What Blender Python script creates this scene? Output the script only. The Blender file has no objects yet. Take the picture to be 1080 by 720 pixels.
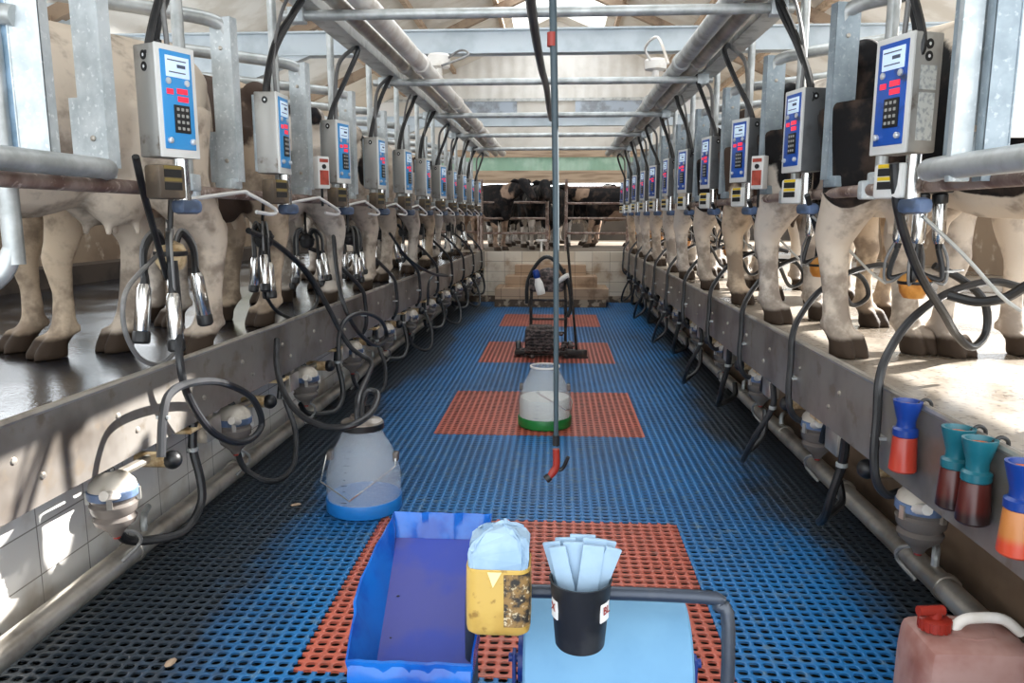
import bpy, bmesh, math, random
from mathutils import Vector, Matrix
random.seed(7)
C = bpy.context.scene.collection
PI = math.pi
# ------------------------------------------------------------------ camera
F, CX, CY, EYE = 800.0, 540.0, 360.0, 1.6
VX, VY = 588.0, 228.0
pit = math.atan((CY-VY)/F); yaw = math.atan((VX-CX)/F*math.cos(pit))
cd = Vector((-math.sin(yaw)*math.cos(pit), math.cos(yaw)*math.cos(pit), -math.sin(pit)))
cr = Vector((math.cos(yaw), math.sin(yaw), 0)); cu = cr.cross(cd)
def P(px, py, X=None, Y=None, Z=None):
    """world point of a photo pixel on a plane X=, Y= or Z="""
    d = cd + cr*((px-CX)/F) - cu*((py-CY)/F)
    t = X/d.x if X is not None else Y/d.y if Y is not None else (Z-EYE)/d.z
    return Vector((d.x*t, d.y*t, EYE+d.z*t))
camd = bpy.data.cameras.new('camera'); cam = bpy.data.objects.new('camera', camd); C.objects.link(cam)
camd.sensor_width = 36; camd.lens = 36*F/1080; camd.clip_start = .05; camd.clip_end = 300
cam.matrix_world = Matrix(((cr.x, cu.x, -cd.x, 0), (cr.y, cu.y, -cd.y, 0), (cr.z, cu.z, -cd.z, EYE), (0, 0, 0, 1)))
bpy.context.scene.camera = cam
# ------------------------------------------------------------------ materials
def lin(h):
    v = [int(h[i:i+2], 16)/255 for i in (0, 2, 4)]
    return tuple((c/12.92 if c <= .04045 else ((c+.055)/1.055)**2.4) for c in v)+(1,)
class N:
    def __init__(s, name):
        s.m = bpy.data.materials.new(name); s.m.use_nodes = True
        s.t = s.m.node_tree; s.b = s.t.nodes['Principled BSDF']; s.out = s.t.nodes['Material Output']
    def n(s, kind, **k):
        x = s.t.nodes.new(kind)
        for a, v in k.items():
            if a.startswith('i_'): x.inputs[a[2:].replace('_', ' ')].default_value = v
            else: setattr(x, a, v)
        return x
    def l(s, a, b): s.t.links.new(a, b)
    def math(s, op, a, b=None, c=None):
        x = s.n('ShaderNodeMath', operation=op)
        for i, v in enumerate((a, b, c)):
            if v is None: continue
            if isinstance(v, (int, float)): x.inputs[i].default_value = v
            else: s.l(v, x.inputs[i])
        return x.outputs[0]
    def coord(s, which='Object'):
        return s.n('ShaderNodeTexCoord').outputs[which]
    def noise(s, vec, scale, detail=4, rough=.55, off=None, sc=None):
        if off or sc:
            mp = s.n('ShaderNodeMapping'); s.l(vec, mp.inputs[0]); vec = mp.outputs[0]
            if off: mp.inputs[1].default_value = off
            if sc: mp.inputs[3].default_value = sc
        x = s.n('ShaderNodeTexNoise'); x.inputs['Scale'].default_value = scale
        x.inputs['Detail'].default_value = detail; x.inputs['Roughness'].default_value = rough
        s.l(vec, x.inputs['Vector']); return x.outputs['Fac']
    def ramp(s, f, lo, hi):
        x = s.n('ShaderNodeMapRange'); x.interpolation_type = 'SMOOTHSTEP'
        x.inputs[1].default_value = lo; x.inputs[2].default_value = hi; s.l(f, x.inputs[0]); return x.outputs[0]
    def mix(s, f, a, b):
        x = s.n('ShaderNodeMix', data_type='RGBA')
        if isinstance(f, (int, float)): x.inputs[0].default_value = f
        else: s.l(f, x.inputs[0])
        for i, v in ((6, a), (7, b)):
            if isinstance(v, (tuple, list)): x.inputs[i].default_value = v
            else: s.l(v, x.inputs[i])
        return x.outputs[2]
    def bump(s, h, strength=.2, dist=.01):
        x = s.n('ShaderNodeBump'); x.inputs['Strength'].default_value = strength; x.inputs['Distance'].default_value = dist
        s.l(h, x.inputs['Height']); s.l(x.outputs[0], s.b.inputs['Normal'])
def mat(name, col, rough=.5, metal=0, col2=None, scale=6, lo=.45, hi=.65, bump=0, coord='Object', col3=None, s3=40, sc=None, spec=None):
    g = N(name); g.b.inputs['Roughness'].default_value = rough; g.b.inputs['Metallic'].default_value = metal
    g.b.inputs['Base Color'].default_value = lin(col)
    if spec is not None: g.b.inputs['Specular IOR Level'].default_value = spec
    if col2:
        v = g.coord(coord); f = g.noise(v, scale, sc=sc); c = g.mix(g.ramp(f, lo, hi), lin(col), lin(col2))
        if col3:
            f3 = g.noise(v, s3, off=(3, 1, 7)); c = g.mix(g.ramp(f3, .56, .7), c, lin(col3))
        g.l(c, g.b.inputs['Base Color'])
        if bump: g.bump(f, bump)
    return g.m
M = {}
M['galv'] = mat('galvanised_steel', 'C9D0D3', .42, .25, 'AAB4B8', 10, .35, .7, col3='DDE2E4', s3=50)
M['galv_shade'] = mat('shaded_galvanised_plate', '9CA9B2', .45, .3, '84929B', 10, .35, .7, col3='AFB9BF', s3=50)  # galvanised steel again, darkened: shade on the right-hand plates put into colour
M['galv_blue'] = mat('blue_tinted_galvanised', '8FA9C0', .45, .5, '6F8798', 12, .35, .7)
M['tube'] = mat('galvanised_tube', 'BEC2C2', .38, .4, '9A9E9D', 9, .35, .7)
M['rusty'] = mat('worn_pink_brown_pipe', '9C8A80', .55, .25, '6F564C', 7, .4, .65, col3='C9B9AE', s3=25)
M['steel'] = mat('stainless_steel', 'C4BEB4', .3, .6, '968E84', 5, .4, .7)
M['chrome'] = mat('polished_steel', 'D8D8D6', .16, .95)
M['plate'] = mat('stained_stainless_plate', '918C86', .36, .4, '5C544C', 2.2, .4, .75, col3='7A7064', s3=9)
M['meter_cap'] = mat('shaded_white_cap', 'C4BCB0', .4, 0, '9A8F80', 9)  # white cap darkened; the shade below the kerb plate is in its colour
M['pvc'] = mat('white_pvc', 'E6E2DC', .4, 0, 'CFC7BD', 5)
M['channel'] = mat('galvanised_channel', 'C2C4C2', .4, .3, '9EA09E', 8)
M['rubber'] = mat('black_rubber', '17181A', .42, 0, '2A2A2B', 8)
M['hose'] = mat('dark_grey_hose', '2A2B2E', .4, 0, '1C1D1F', 6)
M['greyhose'] = mat('grey_conduit', '6C6C6C', .4, 0, '8A8986', 6)
M['white_rod'] = mat('white_coated_rod', 'E4E4E2', .3, .3)
M['orange'] = mat('amber_plastic', 'D99A4C', .35, 0, 'B87630', 10)
M['cream'] = mat('cream_plastic', 'D9C39C', .4, 0, '9A7B50', 14)
M['housing'] = mat('grey_metal_housing', 'A9A8A4', .4, .45, '85827C', 5, .45, .7, col3='5C4B3A', s3=8)
M['housing_dark'] = mat('dark_grey_metal_housing', '6E7072', .45, .4, '5A5A5A', 5)
M['white_edge'] = mat('white_front_frame', 'D9DAD8', .4, .1)
M['panel_l'] = mat('light_blue_panel', '3391D2', .35, 0, '2F86C6', 5)
M['panel_r'] = mat('deep_blue_panel', '1B52AE', .35, 0, '1A448E', 4, .5, .7, col3='273042', s3=9)
M['dirty'] = mat('dark_smear', '3A3733', .7)
M['key'] = mat('black_keypad', '141416', .5)
M['keycap'] = mat('key_cap', '9B9B96', .5)
M['white'] = mat('white_print', 'E9EAEA', .5)
M['print'] = mat('dark_print', '4A5568', .6)
M['knobm'] = mat('pale_knob', 'C9CDD2', .3, .4)
def lcd(name, col, s):
    g = N(name); g.b.inputs['Base Color'].default_value = lin(col); g.b.inputs['Roughness'].default_value = .3
    g.b.inputs['Emission Color'].default_value = lin(col); g.b.inputs['Emission Strength'].default_value = s; return g.m
M['lcd'] = lcd('pale_lcd_screen', 'C2D6EA', .35)
M['led'] = lcd('red_led_display', 'D8203A', .8)
M['red_panel'] = mat('faded_red_panel', 'B04A3A', .5, 0, '8A3428', 12)
M['sticker'] = mat('printed_sticker', 'C9CCC8', .5, 0, '9DA3A6', 60)
M['dull_print'] = mat('dull_yellow_print', '7A6A3A', .6)
M['yellow'] = mat('yellow_label', 'D9B820', .5)
M['bluegrey'] = mat('blue_grey_plastic', '5E7396', .4, 0, '3E4A5E', 9)
M['darkbox'] = mat('dark_brown_module', '4A4036', .5, 0, '6A5B4A', 8)
M['tealcap'] = mat('teal_plastic', '15606E', .35)
M['bluecap'] = mat('blue_plastic_cap', '0F3684', .35)
def liquid(name, top, bot, z0, z1):
    g = N(name); v = g.coord(); x = g.n('ShaderNodeSeparateXYZ'); g.l(v, x.inputs[0])
    g.l(g.mix(g.ramp(x.outputs[2], z0, z1), lin(bot), lin(top)), g.b.inputs['Base Color'])
    g.b.inputs['Roughness'].default_value = .3; return g.m
M['red_liq'] = liquid('orange_red_bottle', 'A23426', 'B43A28', .0, .12)
M['dark_liq'] = liquid('dark_red_bottle', '4E1A14', '260F0E', .02, .05)
M['orange_liq'] = liquid('orange_bottle', 'B8743A', 'C2452A', .03, .06)
M['jarorange'] = mat('orange_foam', 'D86A30', .6)
M['blue_bucket'] = mat('blue_bucket_base', '1E78C8', .4)
M['green_bucket'] = mat('green_bucket_base', '23803C', .4, 0, '1B6A30', 6)
def translucent(name, col, alpha, rough=.25):
    g = N(name); g.b.inputs['Base Color'].default_value = lin(col); g.b.inputs['Roughness'].default_value = rough
    tr = g.n('ShaderNodeBsdfTransparent'); tr.inputs[0].default_value = (1, 1, 1, 1)
    tl = g.n('ShaderNodeBsdfTranslucent'); tl.inputs[0].default_value = lin(col)
    a = g.n('ShaderNodeMixShader', i_Fac=.4); g.l(g.b.outputs[0], a.inputs[1]); g.l(tl.outputs[0], a.inputs[2])
    b = g.n('ShaderNodeMixShader', i_Fac=alpha); g.l(tr.outputs[0], b.inputs[1]); g.l(a.outputs[0], b.inputs[2])
    g.l(b.outputs[0], g.out.inputs[0]); return g.m
M['clear'] = translucent('frosted_clear_plastic', 'DCE4EA', .27)
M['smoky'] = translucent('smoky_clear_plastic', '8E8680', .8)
M['milk'] = mat('milk', 'F1ECDF', .4)
M['lid'] = mat('brushed_lid', '9C948C', .4, .6, '76695E', 7)
M['tray_blue'] = mat('glossy_blue_film', '1260B6', .2, 0, '0B4298', 9, .4, .65, bump=.25)
M['tray_floor'] = mat('purple_blue_film', '474C8E', .22, 0, '35469A', 5, .45, .6)
M['roll'] = mat('pale_blue_paper', '6F9FC2', .8, 0, '6898BC', 6)
M['strip'] = mat('folded_paper_strip', '98B2C9', .8, 0, '86A2BC', 9, bump=.3)
M['jar'] = mat('yellowed_plastic', 'BF9E50', .4, 0, 'AC8A40', 9, col3='8F6E34', s3=40)
M['jarlabel'] = mat('worn_brown_label', '86683C', .6, 0, '26231F', 60, .4, .6, col3='CDBD9C', s3=110)
M['pale_tri'] = mat('pale_yellow_fold', 'E6D89A', .5)
M['blackcup'] = mat('black_paper_cup', '1C1C1D', .5, 0, '323232', 14)
M['red'] = mat('red_plastic', '922A1E', .4)
M['pinkcan'] = mat('stained_pink_plastic', 'AC8880', .5, 0, '8C5A50', 5, .42, .7, col3='6E443C', s3=4)
M['dark_tube'] = mat('dark_painted_tube', '3A4250', .35, .3, '4B5058', 8)
M['navy'] = mat('navy_painted_metal', '1B3C8C', .4)
M['bluehose'] = mat('blue_grey_hose', '3A4A52', .5, 0, '33434B', 6)
M['blacksteel'] = mat('dark_grimy_steel', '2B2725', .5, .4, '4A403A', 12)
M['grime'] = mat('grimy_machine', '2A2322', .6, .1, '6E5E5A', 22, .42, .62, bump=.6)
M['hoof'] = mat('hoof', '33291F', .6)
M['eartag'] = mat('yellow_tag', 'E2C02A', .5)
# setting materials
def tiles(name, col, col2, mortar, sx, sy, plane='yz', rough=.3, dirt=None):
    g = N(name); v = g.coord(); x = g.n('ShaderNodeSeparateXYZ'); g.l(v, x.inputs[0])
    cb = g.n('ShaderNodeCombineXYZ'); g.l(x.outputs[1 if plane[0] == 'y' else 0], cb.inputs[0]); g.l(x.outputs[2], cb.inputs[1])
    b = g.n('ShaderNodeTexBrick', offset=0); g.l(cb.outputs[0], b.inputs[0])
    b.inputs['Color1'].default_value = lin(col); b.inputs['Color2'].default_value = lin(col2); b.inputs['Mortar'].default_value = lin(mortar)
    b.inputs['Scale'].default_value = 1; b.inputs['Mortar Size'].default_value = .003
    b.inputs['Brick Width'].default_value = sx; b.inputs['Row Height'].default_value = sy
    c = b.outputs[0]
    if dirt:
        f = g.noise(v, 2.5); c = g.mix(g.ramp(f, .5, .72), c, lin(dirt))
    g.l(c, g.b.inputs['Base Color']); g.b.inputs['Roughness'].default_value = rough; return g.m
M['tile'] = tiles('white_wall_tiles', 'E8E6E2', 'DEDAD4', '8A857E', .3, .2, dirt='B8AC9C')
M['endtile'] = tiles('cream_end_tiles', 'DCD2C2', 'CDBEA8', '6B5A48', .33, .19, 'xz', .5, dirt='A08468')
M['step'] = tiles('brown_step_tiles', 'A98D72', 'B79B80', '4E4034', .33, .19, 'xz', .6, dirt='7B6048')
M['plaster'] = mat('brown_plaster', '7A6450', .8, 0, '5C4836', 2, .4, .7, bump=.2)
M['lowwall'] = mat('brown_stained_wall', '93806C', .8, 0, '7A6654', 1.2, .4, .7, col3='B8AA98', s3=5)
M['darkledge'] = mat('dark_brown_ledge', '4A3F36', .8, 0, '352C26', 3)
M['wallpale'] = mat('pale_wall', 'D8D4CC', .8, 0, 'C6C0B6', 1)
M['dark'] = mat('dark_concrete', '17181A', .8)
M['kerbdark'] = mat('dirty_kerb', '5A4A3C', .8, 0, 'A8957F', 7, .5, .6)
M['beam'] = mat('pale_blue_grey_beam', 'BCC5CB', .5, 0, 'ACB6BC', 3)
M['tan'] = mat('tan_timber', 'B39C84', .7, 0, '8E7862', 3, sc=(.4, 6, 6))
M['timber'] = mat('brown_timber', '94806C', .8, 0, '776454', 4)
M['ceil'] = mat('pale_roof_sheet', 'E2DED6', .8, 0, 'CDC6BA', 1.5)
M['yardwall'] = mat('dark_yard_wall', '3A332E', .9, 0, '2C2723', 2)
M['yard'] = mat('dusty_yard', '7A6C5C', .9, 0, '64584A', 1)
def wetfloor(name, a, b, r0, r1, scale=1.6, fine=None, bs=.35):
    g = N(name); v = g.coord(); f = g.noise(v, scale, 5); k = g.ramp(f, .35, .65)
    f2 = g.noise(v, 45, 3); c = g.mix(k, lin(a), lin(b))
    if fine: c = g.mix(g.ramp(f2, .52, .72), c, lin(fine))
    g.l(c, g.b.inputs['Base Color'])
    r = g.n('ShaderNodeMapRange'); r.inputs[3].default_value = r0; r.inputs[4].default_value = r1; g.l(k, r.inputs[0]); g.l(r.outputs[0], g.b.inputs['Roughness'])
    g.bump(f2, bs, .004); return g.m
M['wet'] = wetfloor('wet_dark_rubber_floor', '131923', '0C1017', .26, .08, 1.2)
M['concrete'] = wetfloor('damp_pale_concrete', 'A69B8D', '7A7064', .5, .22, 1.3, '4E463C')
def grid(name, col, col2, dirty):
    g = N(name); v = g.coord(); x = g.n('ShaderNodeSeparateXYZ'); g.l(v, x.inputs[0])
    fx = g.math('SUBTRACT', g.math('FRACT', g.math('MULTIPLY', x.outputs[0], 20)), .5)
    fy = g.math('SUBTRACT', g.math('FRACT', g.math('MULTIPLY', x.outputs[1], 21.28)), .5)
    ax = g.math('POWER', g.math('MULTIPLY', g.math('ABSOLUTE', fx), 1/.355), 2.6)
    ay = g.math('POWER', g.math('MULTIPLY', g.math('ABSOLUTE', fy), 1/.33), 2.4)
    hole = g.math('LESS_THAN', g.math('ADD', ax, ay), 1)
    n1 = g.noise(v, 1.1, 5, sc=(1, .5, 1)); n2 = g.noise(v, 14, 3)
    c = g.mix(g.ramp(n1, .35, .65), lin(col), lin(col2)); c = g.mix(g.ramp(n2, .5, .8), c, lin('5E7E94' if dirty else '8E5648'))
    if dirty:  # edge bands: dirt, and on the right also shade painted in
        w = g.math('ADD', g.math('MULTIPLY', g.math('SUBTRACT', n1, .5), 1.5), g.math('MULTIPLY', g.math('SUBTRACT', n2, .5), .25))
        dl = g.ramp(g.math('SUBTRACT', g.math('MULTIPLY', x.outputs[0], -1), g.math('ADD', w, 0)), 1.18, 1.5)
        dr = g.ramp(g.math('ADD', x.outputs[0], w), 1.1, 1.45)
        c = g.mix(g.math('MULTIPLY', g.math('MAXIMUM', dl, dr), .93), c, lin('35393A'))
    g.l(c, g.b.inputs['Base Color']); g.b.inputs['Roughness'].default_value = .42
    edge = g.ramp(g.math('ADD', ax, ay), 1, 2.2); g.bump(edge, .5, .004)
    tr = g.n('ShaderNodeBsdfTransparent'); ms = g.n('ShaderNodeMixShader')
    g.l(hole, ms.inputs[0]); g.l(g.b.outputs[0], ms.inputs[1]); g.l(tr.outputs[0], ms.inputs[2]); g.l(ms.outputs[0], g.out.inputs[0])
    return g.m
M['grid_blue'] = grid('blue_perforated_mat', '2379BC', '2C679C', True)
M['grid_red'] = grid('red_perforated_mat', 'CC6A56', 'B05C4C', False)
def corrugated(name, col, axis, pitch, rough=.5, col2=None):
    g = N(name); v = g.coord(); x = g.n('ShaderNodeSeparateXYZ'); g.l(v, x.inputs[0])
    s = g.math('SINE', g.math('MULTIPLY', x.outputs[axis], 2*PI/pitch)); g.bump(s, .5, .02)
    g.b.inputs['Base Color'].default_value = lin(col); g.b.inputs['Roughness'].default_value = rough
    if col2:
        f = g.noise(v, 2); g.l(g.mix(g.ramp(f, .4, .65), lin(col), lin(col2)), g.b.inputs['Base Color'])
    return g.m
M['gable'] = corrugated('pale_gable_cladding', 'E8E5DF', 0, .28, .6, 'DCD8D0')
M['green_sheet'] = corrugated('green_corrugated_sheet', '8DB098', 0, .22, .5, 'A8C4B0')
M['glasspane'] = mat('pale_window_pane', 'AEB9C6', .15, 0, '8C9298', 3)
def coat(name, dark, light, thr, off, scale=1.5, legw=True, belly=.55):
    g = N(name); v = g.coord(); x = g.n('ShaderNodeSeparateXYZ'); g.l(v, x.inputs[0])
    n = g.noise(v, scale, 2, .4, off=off); nf = g.noise(v, 30, 4, .6)
    h = g.math('ADD', n, g.math('MULTIPLY', g.math('SUBTRACT', nf, .5), .03))
    z = x.outputs[2]
    if legw:  # white stockings and belly
        h = g.math('SUBTRACT', h, g.math('MULTIPLY', g.math('SUBTRACT', 1, g.ramp(g.math('ADD', z, g.math('MULTIPLY', g.math('SUBTRACT', n, .5), .9)), belly-.12, belly+.2)), .5))
    c = g.mix(g.ramp(h, thr-.012, thr+.012), lin(light), lin(dark))
    muck = g.noise(v, 7, 4, .6, off=(1, 2, 3)); lowz = g.math('SUBTRACT', 1, g.ramp(z, .1, .62))
    c = g.mix(g.math('MULTIPLY', g.ramp(g.math('ADD', muck, g.math('MULTIPLY', lowz,                   .13)), .47, .7), .62), c, lin('54443A'))
    hz = g.math('ADD', z, g.math('MULTIPLY', g.math('SUBTRACT', muck, .5), .06))
    c = g.mix(g.ramp(hz, .075, .1), lin('3A2E24'), c)
    g.l(c, g.b.inputs['Base Color']); g.b.inputs['Roughness'].default_value = .75
    g.b.inputs['Specular IOR Level'].default_value = .25; g.bump(nf, .25, .01); return g.m
COATS = [coat('cream_white_hide', '5A4638', 'CDBFAE', .66, (0, 0, 0), 1.6),
         coat('black_white_hide', '121113', 'D0C6BA', .5, (5, 1, 2), 1.3, belly=.72),
         coat('white_black_patch_hide', '16151A', 'D3C9BD', .54, (9, 4, 1), 1.5),
         coat('mostly_black_hide', '111012', 'CFC2B2', .42, (2, 8, 5), 1.3, belly=.82),
         coat('brown_grey_hide', '4A3C34', 'C8B49C', .50, (7, 7, 0), 1.4)]
BLACKS = [coat('black_blazed_hide', '0F0F11', 'D6D0C8', .30, (3, 3, 9), 1.4, True, .3),
          coat('black_spotted_hide', '101013', 'D2C8BC', .36, (11, 2, 4), 1.7, True, .4),
          coat('black_brown_legs_hide', '131012', 'A08672', .33, (1, 9, 6), 1.5, True, .62)]
# ------------------------------------------------------------------ mesh tools
def catmull(pts, res):
    pts = [Vector(p) for p in pts]
    if res <= 1 or len(pts) < 3: return pts
    out = []; n = len(pts)
    for i in range(n-1):
        p0 = pts[i-1] if i else pts[0]*2-pts[1]; p1 = pts[i]; p2 = pts[i+1]; p3 = pts[i+2] if i+2 < n else pts[-1]*2-pts[-2]
        for k in range(res):
            t = k/res
            out.append(.5*((2*p1)+(p2-p0)*t+(2*p0-5*p1+4*p2-p3)*t*t+(3*p1-p0-3*p2+p3)*t**3))
    return out+[pts[-1]]
class MB:
    def __init__(s): s.bm = bmesh.new()
    def box(s, c, size, rot=None, bev=0):
        r = bmesh.ops.create_cube(s.bm, size=1); vs = r['verts']
        mt = Matrix.Translation(c) @ (rot.to_4x4() if rot else Matrix()) @ Matrix.Diagonal((*size, 1))
        bmesh.ops.transform(s.bm, matrix=mt, verts=vs)
        if bev:
            es = list({e for v in vs for e in v.link_edges})
            bmesh.ops.bevel(s.bm, geom=es, offset=bev, segments=2, affect='EDGES', profile=.5)
        return s
    def rings(s, rings, close=True, capa=True, capb=True):
        vr = [[s.bm.verts.new(p) for p in r] for r in rings]; n = len(vr[0])
        for a, b in zip(vr, vr[1:]):
            for i in range(n if close else n-1):
                j = (i+1) % n; s.bm.faces.new((a[i], a[j], b[j], b[i]))
        if capa: s.bm.faces.new(vr[0][::-1])
        if capb: s.bm.faces.new(vr[-1])
        return s
    def tube(s, pts, r, seg=8, res=1, caps=True):
        n0 = len(pts); pts = catmull(pts, res); n = len(pts)
        if not isinstance(r, (int, float)):
            rr = []
            for i in range(n):
                u = i*(n0-1)/(n-1); a = min(int(u), n0-2); rr.append(r[a]+(r[a+1]-r[a])*(u-a))
        else: rr = [r]*n
        tang = [(pts[min(i+1, n-1)]-pts[max(i-1, 0)]).normalized() for i in range(n)]
        up = Vector((0, 0, 1)) if abs(tang[0].z) < .9 else Vector((1, 0, 0))
        u = tang[0].cross(up).normalized(); rg = []
        for i in range(n):
            u = (u-tang[i]*u.dot(tang[i])).normalized(); w = tang[i].cross(u)
            rg.append([pts[i]+(u*math.cos(2*PI*k/seg)+w*math.sin(2*PI*k/seg))*rr[i] for k in range(seg)])
        return s.rings(rg, True, caps, caps)
    def lathe(s, prof, seg=24, mt=None, sx=1, sy=1, capa=True, capb=True):
        mt = mt or Matrix()
        return s.rings([[mt @ Vector((r*sx*math.cos(2*PI*k/seg), r*sy*math.sin(2*PI*k/seg), z)) for k in range(seg)] for r, z in prof], True, capa, capb)
    def prism(s, poly, h, mt=None):
        mt = mt or Matrix()
        return s.rings([[mt @ Vector((x, y, z)) for x, y in poly] for z in (0, h)])
    def ball(s, c, r, seg=12, rot=None):
        rad = r if not isinstance(r, (int, float)) else (r, r, r)
        mt = Matrix.Translation(c) @ (rot.to_4x4() if rot else Matrix()) @ Matrix.Diagonal((*rad, 1))
        bmesh.ops.create_uvsphere(s.bm, u_segments=seg, v_segments=max(6, seg*2//3), radius=1, matrix=mt); return s
    def mesh(s, name, smooth=True):
        bmesh.ops.recalc_face_normals(s.bm, faces=s.bm.faces[:])
        me = bpy.data.meshes.new(name); s.bm.to_mesh(me); s.bm.free()
        if smooth and me.polygons:
            me.polygons.foreach_set('use_smooth', [True]*len(me.polygons)); me.set_sharp_from_angle(angle=math.radians(38))
        return me
    def build(s, name, m, parent=None, smooth=True):
        o = bpy.data.objects.new(name, s.mesh(name, smooth)); C.objects.link(o)
        o.data.materials.append(M[m] if isinstance(m, str) else m)
        if parent: o.parent = parent
        return o
def tag(o, label, cat, group=None):
    o['label'] = label; o['category'] = cat
    if group: o['group'] = group
    return o
def thing(name, label, cat, loc=(0, 0, 0), rz=0, group=None):
    o = bpy.data.objects.new(name, None); C.objects.link(o); o.location = loc; o.rotation_euler = (0, 0, rz)
    o.empty_display_size = .05
    return tag(o, label, cat, group)
def structure(o): o['kind'] = 'structure'; return o
def copy_tree(o, parent=None):
    c = o.copy(); C.objects.link(c)
    if parent: c.parent = parent
    for ch in list(o.children): copy_tree(ch, c)
    return c
def put(proto, used, loc, rz, label, group=None):
    """first call moves the prototype itself, later calls copy it with its parts"""
    o = copy_tree(proto) if used else proto
    o.location = loc; o.rotation_euler = (0, 0, rz); o['label'] = label
    if group: o['group'] = group
    return o
V = Vector
ORD = ['nearest', 'second', 'third', 'fourth', 'fifth', 'sixth', 'seventh', 'eighth', 'ninth', 'tenth', 'eleventh', 'twelfth', 'thirteenth']
def nth(k, side): return ('nearest the camera' if k == 0 else ORD[k]+' from camera')+', '+side+' side'
Rz = lambda a: Matrix.Rotation(a, 3, 'Z'); Rx = lambda a: Matrix.Rotation(a, 3, 'X'); Ry = lambda a: Matrix.Rotation(a, 3, 'Y')
# ------------------------------------------------------------------ layout
PZ = .94                                   # standing level of the cows above the pit floor
YE = 14.35                                 # end of the pit
def LX(y): return -1.72+(y-2.2)*(.34/12.1)  # left kerb line
RX = 1.25
NL, NR, SL, SR = 11, 11, 1.075, 1.12
YL = [2.75+SL*k for k in range(NL)]; YR = [2.77+SR*k for k in range(NR)]
# ------------------------------------------------------------------ setting
structure(MB().box((-.15, 6.7, -.06), (4.2, 16, .04)).build('floor', 'dark'))
RED = [(-.93, 2.43, .64, 3.84), (-.91, 5.43, .66, 6.85), (-.87, 8.25, .655, 9.66), (-.85, 11.05, .65, 12.47)]
b = MB()
ys = [-1.2]
for r in RED: ys += [r[1], r[3]]
ys.append(YE)
for i, (a, c) in enumerate(zip(ys, ys[1:])):
    if i % 2 == 0: b.box((-.17, (a+c)/2, -.004), (3.9, c-a, .008))
    else:
        r = RED[i//2]
        b.box(((-2.12+r[0])/2, (a+c)/2, -.004), (r[0]+2.12, c-a, .008)); b.box(((1.78+r[2])/2, (a+c)/2, -.004), (1.78-r[2], c-a, .008))
structure(b.build('floor_grating', 'grid_blue', smooth=False))
for i, r in enumerate(RED):
    g = .004
    o = MB().box(((r[0]+r[2])/2, (r[1]+r[3])/2, -.003), (r[2]-r[0]-g, r[3]-r[1]-g, .009)).build('floor_mat', 'grid_red', smooth=False)
    tag(o, ['red perforated floor mat under the blue tray, nearest of the four', 'red perforated floor mat under the milk bucket, second from the camera',
            'red perforated floor mat under the grimy trolley, third from the camera', 'red perforated floor mat farthest from the camera, before the steps'][i], 'mat', 'red mats set into the blue floor')
# platforms (solid, with pit walls as their faces)
def slab(name, poly, z0, z1, m):
    return structure(MB().prism(poly, z1-z0, Matrix.Translation((0, 0, z0))).build(name, m, smooth=False))
slab('platform_left', [(-5.1, -3), (LX(-3), -3), (LX(YE), YE), (-5.1, YE)], PZ-.24, PZ, 'wet')
slab('platform_right', [(RX, -3), (5.1, -3), (5.1, YE), (RX, YE)], PZ-.24, PZ, 'concrete')
slab('wall_pit_left', [(-2.3, -3), (-2.05, -3), (-1.98, YE), (-2.3, YE)], -.05, PZ-.24, 'tile')
slab('wall_pit_right', [(1.72, -3), (2.0, -3), (2.0, YE), (1.72, YE)], -.05, PZ-.24, 'plaster')
slab('platform_back', [(-12, YE+.2), (12, YE+.2), (12, 40), (-12, 40)], PZ-.24, PZ, 'yard')
slab('wall_end', [(-2.1, YE), (1.8, YE), (1.8, YE+.2), (-2.1, YE+.2)], -.05, PZ, 'endtile')
structure(MB().box((-.15, YE-.02, .05), (3.2, .06, .13)).build('trim_1', 'kerbdark', smooth=False))
xs = [(522, 642, 310, 299), (533, 630, 299, 288), (543, 618, 288, 277)]
for i, (a, c, y0, y1) in enumerate(xs):
    d = .3*(3-i); p = P(a, y1, Y=YE-d); q = P(c, y1, Y=YE-d); zt = .33+.19*i
    structure(MB().box(((p.x+q.x)/2, YE-d/2, zt-.095), (q.x-p.x, d, .19)).build('step', 'step', smooth=False))
structure(MB().box((-.12, YE-.44, .07), (1.98, .9, .14)).build('step_base', 'kerbdark', smooth=False))
# outer low walls
slab('wall_left', [(-5.25, -3), (-5, -3), (-5, YE+.5), (-5.25, YE+.5)], PZ-.2, 1.76, 'lowwall')
structure(MB().box((-4.85, 6, PZ+.09), (.3, 18, .18)).build('baseboard_left', 'darkledge', smooth=False))
slab('wall_right', [(5, -3), (5.25, -3), (5.25, YE+.5), (5, YE+.5)], PZ-.2, 1.9, 'lowwall')
# back wall bands above the waiting yard
YB = 19.0
zb = lambda y: P(588, y, Y=YB).z
def band(name, x0, x1, y0, y1, m, d=.12, yy=YB):
    return structure(MB().box(((x0+x1)/2, yy, (zb(y0)+zb(y1))/2), (x1-x0, d, abs(zb(y0)-zb(y1)))).build(name, m, smooth=False))
band('trim_2', -9, 9, 193, 180, 'tan', .2)
band('wall_fascia', -9, 9, 180, 166, 'green_sheet', .1)
band('trim_3', -9, 9, 166, 158, 'tan', .2)
band('wall_back', -9, 9, 158, 104, 'wallpale', .1)
band('wall_gable', -9, 9, 104, -8, 'gable', .1)
band('window_1', -3.2, -1.0, 127, 107, 'glasspane', .1, YB-.04); band('window_2', .4, 2.6, 127, 107, 'glasspane', .1, YB-.04)
band('wall_panel', -6, -4, 127, 106, 'white', .1, YB-.05); band('wall_panel', 2.7, 4.4, 127, 106, 'white', .1, YB-.05)
band('trim_4', -9, 9, 107, 104, 'channel', .1, YB-.06)
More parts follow.
